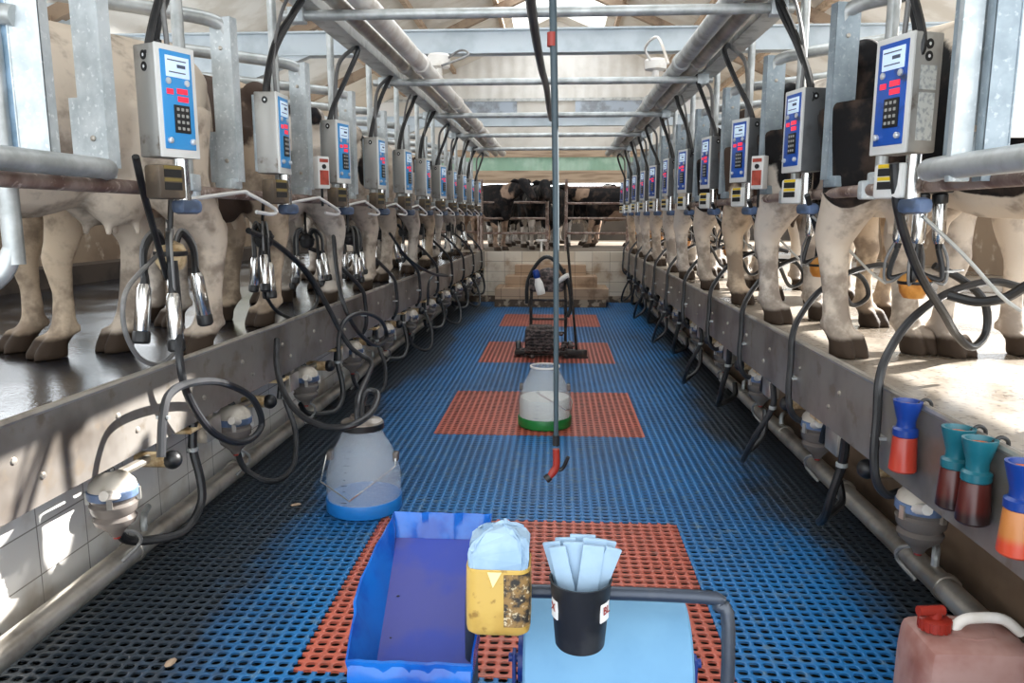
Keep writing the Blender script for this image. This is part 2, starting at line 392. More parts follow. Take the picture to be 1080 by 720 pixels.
for x, w in ((-9.5, 1), (9.5, 1)): structure(MB().box((x, YB, 1.9), (.4, .4, 4)).build('pillar', 'wallpale', smooth=False))
structure(MB().box((0, 21.5, 1.5), (20, .2, 1.15)).build('wall_yard', 'yardwall', smooth=False))
# roof
for s in (-1, 1):
    n = V((s*(6.15-3.7), 0, 5.6)).normalized()
    zr = lambda x: 6.15-x*2.45/5.7
    # open ridge above the pit; unseen right-slope gap added to sun the left kerb
    for x0, x1, y0, y1 in (((1.0, 5.7, -2.5, YB), (0, 1.0, -2.5, 3.0), (0, 1.0, 18.3, YB)) if s < 0 else ((1.0, 3.8, -2.5, YB), (4.85, 5.7, -2.5, YB), (3.8, 4.85, -2.5, 4.75), (3.8, 4.85, 6.9, YB), (0, 1.0, -2.5, 3.0), (0, 1.0, 18.3, YB))):
        b = MB(); b.rings([[V((s*x0, y, zr(x0))), V((s*x1, y, zr(x1))), V((s*x1, y, zr(x1)+.05)), V((s*x0, y, zr(x0)+.05))] for y in (y0, y1)])
        structure(b.build('ceiling', 'ceil', smooth=False))
for s in (-1, 1):
    for k, y in enumerate((4.6, 8.1, 11.6, 15.1)):
        b = MB(); b.rings([[V((s*.1, yy, 6.0)), V((s*5.6, yy, 3.62)), V((s*5.6, yy, 3.46)), V((s*.1, yy, 5.84))] for yy in (y-.06, y+.06)])
        structure(b.build('rafter', 'timber', smooth=False))
    for k, x in enumerate((1.2, 2.5, 3.7)):
        z = 6.15-(6.15-3.7)*x/5.7-.06
        structure(MB().box((s*x, 9.6, z), (.08, 18.6, .1)).build('purlin', 'tan', smooth=False))
def ibeam(y, z, h, w=.16):
    b = MB(); b.box((0, y, z), (10.6, .02, h)); b.box((0, y, z+h/2-.008), (10.6, w, .016)); b.box((0, y, z-h/2+.008), (10.6, w, .016))
    for s in (-1, 1):
        b.rings([[V((s*5.2, yy, z-h/2)), V((s*2.6, yy, z-h/2)), V((s*3.2, yy, z-h/2-.22)), V((s*5.2, yy, z-h/2-.6))] for yy in (y-.05, y+.05)])
    structure(b.build('ceiling_beam', 'beam', smooth=False))
ibeam(8.2, 3.37, .24); ibeam(15.2, 3.42, .2)
for y in (8.2, 15.2):
    for s in (-1, 1): structure(MB().box((s*5.3, y, 2.2), (.2, .2, 3.2), bev=.01).build('pillar', 'beam', smooth=False))
# eave beams
for s in (-1, 1): structure(MB().box((s*5.35, 9.6, 3.55), (.14, 18.6, .22)).build('trim_5', 'tan', smooth=False))
# ------------------------------------------------------------------ kerb plates
def kerb(side):
    if side == 'left': xa, xc = LX(.5), LX(YE); s = 1
    else: xa, xc = RX, RX; s = -1
    ya, yc = .5, YE-.02
    root = thing('kerb_plate', 'stained stainless steel kerb plate edging the %s platform' % side, 'plate', ((xa+xc)/2, (ya+yc)/2, .66))
    b = MB(); ofs = V(root.location)
    def L(t, dx, z): return V((xa+(xc-xa)*t+s*dx, ya+(yc-ya)*t, z))-ofs
    b.rings([[L(t, .002, .655), L(t, .002, PZ+.012), L(t, -.03, PZ+.012), L(t, -.03, PZ+.024), L(t, .016, PZ+.024), L(t, .016, .655)] for t in (0, .25, .5, .75, 1)])
    b.build('sheet', 'plate', root, smooth=False)
    b2 = MB(); b2.tube([L(t, .006, PZ+.024) for t in (0, 1)], .014, 8); b2.build('rolled_lip', 'steel', root)
    i = 0; y = 2.2
    while y < YE-.3:
        t = (y-ya)/(yc-ya)
        for z, oy in ((.84, 0), (.75, .12)):
            p = L(t+oy/(yc-ya), .016, z); bb = MB(); bb.lathe([(.012, 0), (.012, .005), (.006, .009)], 10, Matrix.Translation(p) @ Ry(s*PI/2).to_4x4()); bb.build('bolt', 'steel', root)
        y += .55
kerb('left'); kerb('right')
# floor pipes
for side, x0, x1, z in (('left', -1.88, -1.86, .13), ('right', 1.57, 1.55, .13)):
    o = thing('floor_pipe', 'long steel pipe running along the foot of the %s pit wall' % side, 'pipe', (x0, 1, 0))
    MB().tube([V((0, -1.5, z)), V((x1-x0, YE-1.1, z))], .05, 14).build('pipe', 'steel', o)
    for k in range(12):
        y = .75+1.09*k+(.25 if side == 'left' else .1)
        MB().lathe([(.051, -.02), (.058, -.016), (.058, .016), (.051, .02)], 14, Matrix.Translation((0, y, z)) @ Rx(PI/2).to_4x4()).build('coupling', 'steel', o)
        s = -1 if side == 'left' else 1
        MB().tube([V((0, y+.1, z)), V((0, y+.1, z+.09)), V((s*.03, y+.16, z+.1)), V((s*.09, y+.3, z+.08))], .016, 8, 4).build('branch_pipe', 'tube', o)
# rump rails
for side, x, y0 in (('left', -1.56, 1.2), ('right', 1.26, 1.2)):
    s = -1 if side == 'left' else 1
    o = thing('rump_rail', 'long pink-brown worn rail behind the cows on the %s side' % side, 'rail', (x, y0, 1.705))
    MB().tube([V((0, 0, 0)), V((0, YE-y0, 0))], .025, 12).build('rail', 'rusty', o)
    for k in range(NL):
        y = (YL if s < 0 else YR)[k]+.45-y0
        MB().box((0, y, 0), (.075, .05, .075), bev=.01).build('clamp', 'galv', o)
# ------------------------------------------------------------------ overhead
YC = [2.2, 4.3, 6.42, 8.5, 10.55, 12.65]
for k, y in enumerate(YC):
    o = thing('crossbar', 'grey steel tube spanning the pit overhead, %s crossbar from the camera' % ORD[k], 'crossbar', (-.13, y, 2.68), 0, 'overhead crossbars')
    MB().tube([V((-1.39, 0, 0)), V((1.36, 0, 0))], .028, 12).build('tube', 'tube', o)
    for x in (-1.3, 1.28): MB().box((x, 0, 0), (.09, .08, .08), bev=.008).build('clamp', 'galv', o)
YP0, YP1 = 1.0, YE+.4
def overhead_pipe(label, x, z, r, m, name='overhead_pipe', collars=True, x1=None):
    o = thing(name, label, 'pipe', (x, YP0, z)); dx = (x1-x) if x1 is not None else 0
    MB().tube([V((0, 0, 0)), V((dx, YP1-YP0, 0))], r, 16).build('pipe', m, o)
    if collars:
        for y in YC:
            t = (y-.25-YP0)/(YP1-YP0); MB().lathe([(r+.001, -.06), (r+.012, -.05), (r+.012, .05), (r+.001, .06)], 16, Matrix.Translation((dx*t, y-.25-YP0, 0)) @ Rx(PI/2).to_4x4()).build('collar', m, o)
    return o
overhead_pipe('thick white plastic pipe running overhead along the left side', -1.10, 2.777, .062, 'pvc', x1=-1.05)
overhead_pipe('steel milk pipe beside the thick white pipe overhead left', -1.23, 2.758, .045, 'steel', x1=-1.18)
overhead_pipe('inner thick grey pipe overhead along the right side', .94, 2.77, .058, 'channel')
overhead_pipe('outer thick steel pipe overhead along the right side', 1.065, 2.765, .056, 'steel')
def cable_channel(label, x):
    o = thing('cable_channel', label, 'channel', (x, YP0, 2.715)); L = YP1-YP0
    b = MB(); b.box((0, L/2, .006), (.13, L, .008)); b.box((-.063, L/2, .035), (.005, L, .06)); b.box((.063, L/2, .035), (.005, L, .06)); b.build('trough', 'channel', o, smooth=False)
    MB().tube([V((-.02, 0, .03)), V((-.02, L, .03))], .014, 8).build('cable', 'rubber', o); MB().tube([V((.02, 0, .028)), V((.02, L, .028))], .012, 8).build('cable', 'greyhose', o)
cable_channel('galvanised cable channel overhead on the left side', -1.37); cable_channel('galvanised cable channel overhead on the right side', 1.2)
# small vent bowl above the left pipe
o = thing('vacuum_regulator', 'round cream regulator pot on the left white pipe', 'regulator', (-1.08, 7.1, 2.845))
MB().lathe([(.03, -.02), (.03, .07), (.1, .08), (.105, .17), (.09, .19), (.03, .2)], 20).build('pot', 'pvc', o)
MB().tube([V((0, 0, .1)), V((.2, -.1, .2)), V((.3, -.3, .12)), V((.1, -.5, -.0))], .01, 6, 5).build('hose', 'greyhose', o)
o = thing('vacuum_regulator', 'round cream regulator pot on the right inner pipe', 'regulator', (.88, 7.3, 2.84))
MB().lathe([(.03, -.02), (.03, .07), (.1, .08), (.105, .15), (.09, .17), (.03, .18)], 20).build('pot', 'pvc', o)
MB().tube([V((0, 0, .1)), V((-.12, -.2, .22)), V((-.05, -.5, .25)), V((0.02, -.7, -.0))], .012, 6, 5).build('hose', 'pvc', o)
# ------------------------------------------------------------------ stall dividers and posts
def make_divider(s):
    """galvanised channel plate with top tube running outwards and a foot clamp; s=-1 left side, +1 right side"""
    r = thing('stall_divider', '', 'stall divider')
    b = MB(); w, d, t = .115, .05, .004                                   # C channel, web facing the pit
    for a, c in (((0, 0), (w, t)), ): b.box((0, 0, .38), (w, t, .76))
    b.box((-w/2+t/2, d/2, .38), (t, d, .76)); b.box((w/2-t/2, d/2, .38), (t, d, .76))
    b.box((s*.075, .02, .12), (.06, .03, .24))
    b.build('channel_plate', 'galv', r, smooth=False)
    hx, hy = s*.55, -.83
    MB().tube([V((-s*.02, .03, .55)), V((-s*.02, .03, .68)), V((s*.02, -.01, .74)), V((hx*.3, hy*.3, .75)), V((hx*1.5, hy*1.5, .75))], .032, 12, 4).build('top_tube', 'tube', r)
    MB().box((0, .0, -.01), (.09, .09, .05), bev=.006).build('foot_clamp', 'galv', r)
    for z in (.1, .62): MB().lathe([(.01, 0), (.01, .006), (.005, .008)], 8, Matrix.Translation((0, -.002, z)) @ Rx(PI/2).to_4x4()).build('bolt', 'steel', r)
    return r
for side, s, NN, YY in (('left', -1, NL, YL), ('right', 1, NR, YR)):
    proto = make_divider(s); used = False
    if s > 0: [ch.data.materials.__setitem__(0, M['galv_shade']) for ch in proto.children if ch.name.startswith(('channel', 'foot'))]
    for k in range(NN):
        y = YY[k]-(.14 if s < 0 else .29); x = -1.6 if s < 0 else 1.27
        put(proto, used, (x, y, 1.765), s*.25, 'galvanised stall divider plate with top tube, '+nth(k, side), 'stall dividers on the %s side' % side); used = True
    po = thing('hanger_post', '', 'post'); used = False
    MB().tube([V((0, 0, 0)), V((0, 0, 1.13))], .024, 10).build('tube', 'tube', po); MB().box((0, 0, .02), (.08, .08, .07), bev=.008).build('clamp', 'galv', po)
    for k in range(NN):
        y = YY[k]+.42; x = -1.5 if s < 0 else 1.24
        put(po, used, (x+s*.052, y, 1.72), 0, 'thin vertical steel post rising from the rail, '+nth(k, side), 'hanger posts on the %s side' % side); used = True
# end gates nearest the camera
o = thing('end_gate', 'wide galvanised gate channel at the near end of the left side', 'gate', (-1.6, 2.3, 1.7))
b = MB(); b.box((0, 0, .6), (.1, .004, 1.2)); b.box((-.048, .02, .6), (.004, .05, 1.2)); b.box((.048, .02, .6), (.004, .05, 1.2)); b.build('channel_post', 'galv', o, smooth=False)
MB().tube([V((-.11, .01, -.25)), V((-.11, .01, 1.2))], .03, 12).build('upright_tube', 'tube', o)
MB().box((-.065, .03, .65), (.05, .03, 1.1), bev=.004).build('blue_strip', 'galv_blue', o)
MB().tube([V((.10, -.6, .055)), V((.11, .0, .055)), V((.1, .2, .055)), V((.02, .3, .055))], .034, 12, 3).build('lower_tube', 'tube', o)
MB().tube([V((-.5, -.25, .52)), V((-.11, -.02, .5)), V((-.02, .0, .49))], .032, 12, 3).build('upper_tube', 'tube', o)
MB().tube([V((-.11, .01, -.2)), V((-.16, -.02, -.3)), V((-.3, -.1, -.36))], .03, 12, 4).build('bent_foot', 'tube', o)
o = thing('end_gate', 'wide galvanised gate channel at the near end of the right side', 'gate', (1.245, 2.3, 1.7))
b = MB(); b.box((0, 0, .6), (.07, .004, 1.2)); b.box((-.033, .02, .6), (.004, .05, 1.2)); b.box((.033, .02, .6), (.004, .05, 1.2)); b.build('channel_post', 'galv_shade', o, smooth=False)
MB().box((-.075, .05, .6), (.06, .03, 1.2), bev=.004).build('side_plate', 'galv', o)
MB().tube([V((-.02, .3, .045)), V((-.08, .2, .045)), V((-.08, -.1, .045)), V((-.08, -.5, .045))], .036, 12, 3).build('lower_tube', 'tube', o)
MB().box((.21, .1, .56), (.34, .02, .86)).build('white_panel', 'white', o)
# ------------------------------------------------------------------ control boxes
def make_box(pan, house, printed=True):
    """front face looks along +X; back of the base at the origin plane"""
    r = thing('control_box', '', 'control box')
    b = MB(); b.box((-.072, 0, .2), (.13, .19, .4), bev=.006); b.build('housing', house, r)
    MB().box((-.003, 0, .2), (.012, .192, .402), bev=.004).build('front_frame', 'white_edge', r)
    MB().box((.004, 0.0, .205), (.006, .15, .35), bev=.002).build('face_panel', pan, r)
    d = MB(); d.box((.008, 0.004, .325), (.005, .115, .075), bev=.002); dd = d.build('screen', 'lcd', r)
    e = MB(); e.box((.011, 0, .347), (.002, .09, .004)); e.box((.011, .02, .328), (.002, .04, .012)); e.box((.011, 0, .305), (.002, .08, .004)); e.build('screen_text', 'print', dd, smooth=False)
    for y, z, w in ((-.04, .235, .03), (.02, .24, .05), (.022, .212, .05)):
        q = MB(); q.box((.0085, y, z), (.005, w, .019)); q.build('led_display', 'led', r, smooth=False)
    for y in (-.045, .045): MB().lathe([(.012, 0), (.012, .006), (.006, .008)], 12, Matrix.Translation((.007, y, .272)) @ Ry(PI/2).to_4x4()).build('button', 'knobm', r)
    kp = MB(); kp.box((.009, .012, .14), (.008, .075, .1), bev=.002); kp = kp.build('keypad', 'key', r)
    kk = MB()
    for i in range(3):
        for j in range(4): kk.box((.014, .012+(i-1)*.022, .14+(j-1.5)*.023), (.004, .012, .011), bev=.0015)
    kk.build('keys', 'keycap', kp, smooth=False)
    for y in (-.055, .055): MB().lathe([(.011, 0), (.011, .012), (.007, .016)], 12, Matrix.Translation((.007, y, .06)) @ Ry(PI/2).to_4x4()).build('knob', 'knobm', r)
    MB().tube([V((-.1, 0, .398)), V((-.1, 0, .43))], .016, 10).build('cable_gland', 'rubber', r)
    q = MB(); q.box((-.15, 0, .2), (.03, .12, .38), bev=.004); q.build('back_bracket', 'galv', r)
    return r
def side_rings(root, s, n, sticker):
    for i in range(n):
        q = MB(); q.lathe([(.006, 0), (.017, 0), (.017, .003), (.006, .003)], 14, Matrix.Translation((-.07, s*.0955, .36-.04*i)) @ Rx(-s*PI/2).to_4x4(), capa=False, capb=False); q.build('ring_mark', 'key', root)
        q = MB(); q.lathe([(.008, 0), (.008, .002)], 12, Matrix.Translation((-.07, s*.0955, .36-.04*i)) @ Rx(-s*PI/2).to_4x4()); q.build('ring_centre', 'white', root)
    if sticker:
        for z, h in ((.25, .08), (.12, .16)): MB().box((-.075, s*.0958, z), (.075, .002, h)).build('sticker', 'sticker', root)
protoL = make_box('panel_l', 'housing'); protoR = make_box('panel_r', 'housing_dark')
first_left = copy_tree(protoL); first_right = copy_tree(protoR)
side_rings(first_left, -1, 2, False); side_rings(first_right, 1, 2, True); side_rings(protoL, -1, 1, False); side_rings(protoR, 1, 1, False)
for ch in first_right.children:
    if ch.name.startswith('housing'): ch.data = ch.data.copy(); ch.data.materials[0] = M['housing']
ROTL = [24, 0, 15, 8, 12, 5, 18, 6, 12, 8, 10]; ROTR = [18, 12, 22, 12, 18, 10, 22, 12, 16, 10, 14]
for k in range(NL):
    lab = 'light blue faced control box, '+nth(k, 'left'); loc = (-1.37, YL[k]+.01, 1.81)
    put(first_left if k == 0 else protoL, k > 1, loc, -math.radians(ROTL[k]), lab, 'left control boxes').scale = (.82, .87, .97)
for k in range(NR):
    lab = 'deep blue faced control box, '+nth(k, 'right'); loc = (1.15, YR[k]+.03, 1.815)
    put(first_right if k == 0 else protoR, k > 1, loc, PI+math.radians(ROTR[k]), lab, 'right control boxes').scale = (.86, .92, .98)
# small red displays hung under the rail plates
def small_display(label, loc, rz):
    o = thing('stall_display', label, 'display', loc, rz)
    MB().box((0, 0, 0), (.05, .085, .19), bev=.005).build('case', 'white_edge', o)
    MB().box((.027, 0, -.03), (.004, .062, .085)).build('red_panel', 'red_panel', o); MB().box((.027, 0, .07), (.004, .06, .02)).build('red_strip', 'red_panel', o)
    MB().lathe([(.014, 0), (.014, .006)], 12, Matrix.Translation((.025, 0, .035)) @ Ry(PI/2).to_4x4()).build('button', 'key', o)
    MB().tube([V((0, 0, -.09)), V((.0, 0, -.2))], .008, 6).build('cable', 'rubber', o)
small_display('small white box with red panel below the third left control box', P(339, 182, Y=4.62), -.6)
small_display('small white box with red panel below the third right control box', P(801, 182, Y=4.62), PI+.7)
small_display('small white box with red panel far along the left rail', P(442, 190, Y=8.9), -.6)
# ------------------------------------------------------------------ arm units with rods
def make_unit(body, clampm):
    r = thing('arm_unit', '', 'arm unit')
    MB().box((0, 0, -.055), (.075, .12, .12), bev=.012).build('module', body, r)
    q = MB()
    for z in (-.025, -.07): q.box((.039, .0, z), (.003, .075, .026))
    q.build('dark_print', 'key', r, smooth=False)
    q = MB()
    for z in (-.004, -.047): q.box((.039, .0, z), (.003, .075, .012))
    q.build('yellow_print', 'yellow' if body == 'white_edge' else 'dull_print', r, smooth=False)
    MB().tube([V((.0, .075, .03)), V((.0, .075, -.12))], .028, 14).build('cylinder', 'chrome', r)
    MB().box((.0, .09, -.14), (.07, .1, .055), bev=.02).build('clamp', clampm, r)
    return r
ul = make_unit('darkbox', 'bluegrey'); ur = make_unit('white_edge', 'bluegrey')
for k in range(NL): put(ul, k > 0, (-1.40, YL[k]-.06, 1.775), -.35, 'dark module with chrome cylinder under control box, '+nth(k, 'left'), 'left arm units')
for k in range(NR): put(ur, k > 0, (1.17, YR[k]-.0, 1.775), PI+.45, 'white labelled module under a control box, '+nth(k, 'right'), 'right arm units')
rl = thing('hook_rod', '', 'rod'); MB().tube([V((0, 0, 0)), V((.02, .55, .05)), V((.03, .62, .045)), V((.07, .83, -.02)), V((.06, .82, -.045)), V((.02, .72, -.035))], .009, 8, 3).build('rod', 'white_rod', rl)
rr_ = thing('hook_rod', '', 'rod'); MB().tube([V((0, 0, 0)), V((.17, .05, -.13)), V((.33, .1, -.27)), V((.42, .12, -.33))], .007, 8, 3).build('rod', 'tube', rr_)
q = MB(); q.tube([V((.13+.004*i*.9+0.012*math.cos(i*1.3), .06+.012*math.sin(i*1.3)+.004*i, -.19)) for i in range(26)], .003, 5); q.build('spring', 'white_rod', rr_)
for k in range(NL-1): put(rl, k > 0, (-1.43, YL[k]+.06, 1.655), 0, 'white bent rod with hooked end below the rail, '+nth(k, 'left'), 'left hook rods')
for k in range(NR): put(rr_, k > 0, (1.22, YR[k]-.12, 1.6), 0, 'pale straight rod sloping outwards below the rail, '+nth(k, 'right'), 'right hook rods')
# ------------------------------------------------------------------ hoses rising from the boxes
for side, s, NN, YY in (('left', 1, NL, YL), ('right', -1, NR, YR)):
    bx = -1.45 if s > 0 else 1.22
    for v in range(4):
        h = thing('riser_hose', '', 'hose'); j = (random.random()-.5)*.06
        if v < 2:
            MB().tube([V((0, 0, -.35)), V((-.01*s, .02, 0)), V((.03*s+j, .1, .22)), V((.09*s+j, .22, .42)), V((.10*s, .3, .52))], .019, 8, 5).build('black_hose', 'hose', h)
            MB().tube([V((.02*s, -.04, -.1)), V((.01*s, -.05, .0)), V((.05*s+j, .06, .25)), V((.1*s, .2, .45)), V((.12*s, .26, .52))], .014, 8, 5).build('black_hose', 'rubber', h)
            MB().tube([V((.035*s, .03, .01)), V((.03*s, .04, .2)), V((.05*s, .13, .42)), V((.08*s, .2, .53))], .009, 6, 5).build('grey_conduit', 'greyhose', h)
        else:
            MB().tube([V((0, -.02, -.3)), V((.0, -.02, 0)), V((.06*s+j, .12, .26)), V((.11*s+j, .26, .46)), V((.10*s, .33, .52))], .017, 8, 5).build('black_hose', 'hose', h)
            MB().tube([V((.03*s, .02, .0)), V((.02*s, .07, .22)), V((.02*s, .2, .4)), V((.09*s, .34, .52))], .014, 8, 5).build('grey_conduit', 'greyhose', h)
        for i, k in enumerate(range(v, NN, 4)):
            put(h, i > 0, (bx, YY[k]+(.02 if s > 0 else .02), 2.2), 0, 'bundle of dark hoses rising from a control box, '+nth(k, side), 'riser hoses on the %s side' % side)
# ------------------------------------------------------------------ milking clusters
def teat_cup(parent, top, bot, n='teat_cup'):
    """black liner mouth at top, steel shell below"""
    top, bot = V(top), V(bot); d = bot-top
    c = MB(); c.tube([top+d*.12, top+d*.2, top+d*.82, top+d*.9], [.02, .027, .025, .018], 12); c = c.build(n, 'chrome', parent)
    q = MB(); q.tube([top, top+d*.03, top+d*.16, top+d*.2], [.024, .03, .03, .025], 12); q.build('liner_mouth', 'rubber', c)
    q = MB(); q.tube([top+d*.86, top+d*1.0], [.016, .012], 10); q.build('liner_tail', 'rubber', c)
    return c
def cluster_parked(clawm):
    r = thing('milking_cluster', '', 'milking cluster')
    c = MB(); c.lathe([(.012, -.065), (.04, -.06), (.056, -.035), (.06, -.006)], 20); c = c.build('claw_bowl', clawm, r)
    MB().lathe([(.061, -.006), (.063, 0), (.063, .012), (.06, .014), (.05, .03), (.02, .05), (.012, .06)], 20).build('claw_top', clawm, r)
    MB().lathe([(.064, -.003), (.066, .0), (.066, .008), (.064, .01)], 20).build('claw_band', 'rubber', r)
    for i, (x, y) in enumerate(((-.05, -.05), (.045, -.06), (-.05, .055), (.05, .05))):
        teat_cup(r, (x*.8, y*.9, .36), (x*1.0, y, .14))
        MB().tube([V((x, y, .14)), V((x*1.35, y*1.2, .06)), V((x*1.3, y*1.2, .02)), V((x*.6, y*.7, .03)), V((x*.2, y*.2, .045))], .011, 8, 5).build('short_tube', 'rubber', r)
        MB().tube([V((x*1.1, y, .18)), V((x*1.8, y*1.25, .09)), V((x*1.6, y*1.2, .0)), V((x*.3, y*.3, .05))], .006, 6, 5).build('pulse_tube', 'greyhose', r)
    MB().box((0, 0, .375), (.15, .17, .03), bev=.008).build('wash_holder', 'rubber', r)
    MB().tube([V((0, 0, .39)), V((0, 0, .47))], .018, 8).build('holder_stem', 'bluegrey', r)
    return r
def cluster_hanging(clawm, v):
    rnd = random.Random(v); r = thing('milking_cluster', '', 'milking cluster')
    c = MB(); c.lathe([(.012, -.065), (.04, -.055), (.054, -.03), (.056, .01), (.045, .035), (.015, .05)], 18); c.build('claw_bowl', clawm, r)
    MB().lathe([(.057, -.006), (.06, 0), (.06, .01), (.057, .012)], 18).build('claw_band', 'rubber', r)
    MB().tube([V((0, 0, .04)), V((0, .01, .1)), V((.02, .02, .32))], .01, 6, 3).build('cord', 'rubber', r)
    for i, (x, y) in enumerate(((-.03, -.13), (.04, -.07), (.02, .12), (-.05, .05))):
        dz = -.07-rnd.random()*.1; x += (rnd.random()-.5)*.05; y += (rnd.random()-.5)*.06
        tx, ty = x*1.35, y*1.3
        MB().tube([V((x*.2, y*.2, .03)), V((x*.5, y*.5, .075)), V((x*.95, y*.95, .02)), V((x, y, dz))], .012, 8, 5).build('short_tube', 'rubber', r)
        MB().tube([V((x*.2, y*.1, .03)), V((x*.7, y*.4, .09)), V((x*1.15, y*1.0, .03)), V((x*1.2, y*1.03, dz-.05))], .006, 6, 5).build('pulse_tube', 'greyhose', r)
        teat_cup(r, (tx, ty, dz-.21), (x, y, dz+.02))
    return r
pr = cluster_parked('orange')
for k in range(NR): put(pr, k > 0, (1.46, YR[k]+.42, 1.33), .3+.5*(k % 3), 'milking cluster with amber claw parked upright, '+nth(k, 'right'), 'right milking clusters')
LC = [P(180, 268, X=-1.7), P(278, 250, X=-1.72), P(368, 250, X=-1.72)]+[(LX(YL[k])-.3, YL[k]-.22, 1.42) for k in range(3, NL)]
pl = [cluster_hanging('cream', 3), cluster_hanging('rubber', 5), cluster_hanging('rubber', 8)]
for k in range(NL):
    v = 0 if k == 0 else 1+k % 2
    put(pl[v], k > 2, LC[k], .4*k, 'milking cluster with teat cups dangling, '+nth(k, 'left'), 'left milking clusters').scale = (1.2,)*3 if k == 0 else (1, 1, 1)
# ------------------------------------------------------------------ milk hoses
def hose(label, pts, r=.017, m='hose', res=6, name='milk_hose', group=None, clip=None):
    pts = [V(p) for p in pts]; base = pts[-1].copy()
    o = thing(name, label, 'hose', base, 0, group); MB().tube([p-base for p in pts], r, 9, res).build('tube', m, o)
    if clip is not None:
        p = pts[clip]-base; MB().box(p, (.05, .012, .012)).build('clip', 'tube', o)
    return o
# right: one arched hose per stall
ph = thing('milk_hose', '', 'hose')
HB = V((RX+.005, 2.87, PZ+.04))
MB().tube([P(x, y, Y=yy)-HB for x, y, yy in ((1078, 303, 3.22), (1045, 297, 3.2), (1000, 309, 3.13), (962, 336, 3.02), (938, 370, 2.93), (927.5, 400, 2.87), (925, 440, 2.84), (922, 480, 2.81))]+[V((-.05, -.07, -.36)), V((.0, -.05, -.42)), V((.06, -.02, -.42))], .0165, 9, 6).build('tube', 'hose', ph)
MB().box((-.04, -.035, -.2), (.045, .05, .012)).build('clip', 'tube', ph)
for k in range(NR): put(ph, k > 0, (RX+.005, 2.87+1.07*k if k < 4 else YR[k]+.05, PZ+.04), 0, 'dark milk hose arching over the kerb, '+nth(k, 'right'), 'right milk hoses')
# extra loop of hose round the nearest right cluster
hose('black twin hose looping low behind the nearest right cluster', [P(943, 172, Y=2.72), P(948, 225, Y=2.75), P(968, 285, Y=2.85), P(995, 330, Y=3.0), P(1008, 352, Y=3.1), P(1025, 366, Y=3.15), P(1040, 350, Y=3.2), P(1038, 318, Y=3.2), P(1015, 295, Y=3.2), P(985, 280, Y=3.2)], .016, 'rubber', 6, 'loop_hose')
hose('black hose lying across the nearest right cow leg', [P(1000, 311, Y=3.05), P(1030, 318, Y=3.0), P(1060, 314, Y=2.95), P(1085, 300, Y=2.9), P(1110, 290, Y=2.9)], .019, 'rubber', 6, 'loop_hose')
for k in range(1, 5):
    y = YR[k]+.35
    hose('black twin hose looping low behind a cluster, '+nth(k, 'right'), [V((1.18, y-.5, 1.7)), V((1.3, y-.35, 1.5)), V((1.5, y-.1, 1.28)), V((1.62, y+.02, 1.12)), V((1.72, y+.05, 1.17)), V((1.66, y+.05, 1.28)), V((1.5, y+.05, 1.3))], .013, 'rubber', 6, 'loop_hose', 'right loop hoses')
# left: individual loops in front of the kerb
KX = -1.60
hose('long dark milk hose looped in front of the left kerb, nearest of all', [P(183, 275, X=-1.66), P(188, 330, X=-1.64), P(190, 385, X=-1.58)]+[P(x, y, X=KX+.02+.01*i) for i, (x, y) in enumerate(((202, 425), (228, 458), (258, 466), (276, 448), (266, 420), (236, 404), (205, 403), (180, 414), (172, 440), (170, 482)))], .017, 'hose', 6, 'milk_hose', None, -2)
hose('pale thin hose looping from the nearest left cluster', [P(178, 258, X=-1.72), P(150, 285, X=-1.72), P(132, 310, X=-1.7), P(131, 345, X=-1.7), P(146, 376, X=-1.7), P(168, 384, X=-1.7), P(186, 368, X=-1.7), P(188, 345, X=-1.7)], .010, 'greyhose', 6, 'loop_hose')
hose('black twin tube from the nearest left module to its claw', [P(143, 165, X=-1.45), P(152, 205, X=-1.5), P(163, 245, X=-1.6), P(176, 292, X=-1.7)], .013, 'rubber', 5, 'loop_hose')
hose('milk hose running from the second left cluster down to the blue bucket lid', [P(262, 243, X=-1.68), P(292, 258, X=-1.68), P(325, 288, X=-1.64), P(345, 322, X=-1.56), P(368, 364, X=-1.45), P(391, 381, X=-1.3), P(388, 396, X=-1.17), P(378, 420, X=-1.06), P(377, 446, X=-1.04)], .017, 'hose', 6)
hose('milk hose sweeping from the left kerb round onto the blue bucket lid', [P(292, 358, X=LX(4.7)+.05), P(292, 385, X=-1.55), P(300, 415, X=-1.45), P(318, 438, X=-1.3), P(345, 450, X=-1.14), P(372, 448, X=-1.0), P(392, 434, X=-.95), P(398, 416, X=-.97), P(388, 412, X=-1.03), P(382, 425, X=-1.05), P(381, 446, X=-1.04)], .017, 'hose', 6)
hose('black hose ring hanging from the second left cluster over the kerb', [P(280, 240, X=-1.7), P(274, 270, X=-1.7), P(276, 300, X=-1.7), P(292, 328, X=-1.68), P(316, 335, X=-1.66), P(334, 320, X=-1.66), P(330, 300, X=-1.67), P(305, 268, X=-1.7), P(282, 250, X=-1.7)], .011, 'rubber', 6, 'loop_hose')
hose('dark hose coiled before the left kerb beyond the blue bucket hoses', [P(350, 230, X=-1.72), P(356, 290, X=-1.66), P(364, 325, X=-1.56), P(378, 350, X=-1.5), P(396, 364, X=-1.46), P(408, 356, X=-1.45), P(402, 338, X=-1.45), P(384, 330, X=-1.46), P(366, 336, X=-1.48), P(358, 352, X=-1.5), P(357, 380, X=-1.5)], .016, 'hose', 6)
q = thing('milk_hose', '', 'hose')
MB().tube([V((-.29, -.32, .38)), V((-.2, -.26, .33)), V((-.08, -.13, .2)), V((.03, -.01, .04)), V((.05, .02, -.08)), V((.05, .03, -.26)), V((-.0, .04, -.36))], .016, 9, 6).build('tube', 'hose', q)
MB().box((.04, .02, -.18), (.045, .05, .012)).build('clip', 'tube', q)
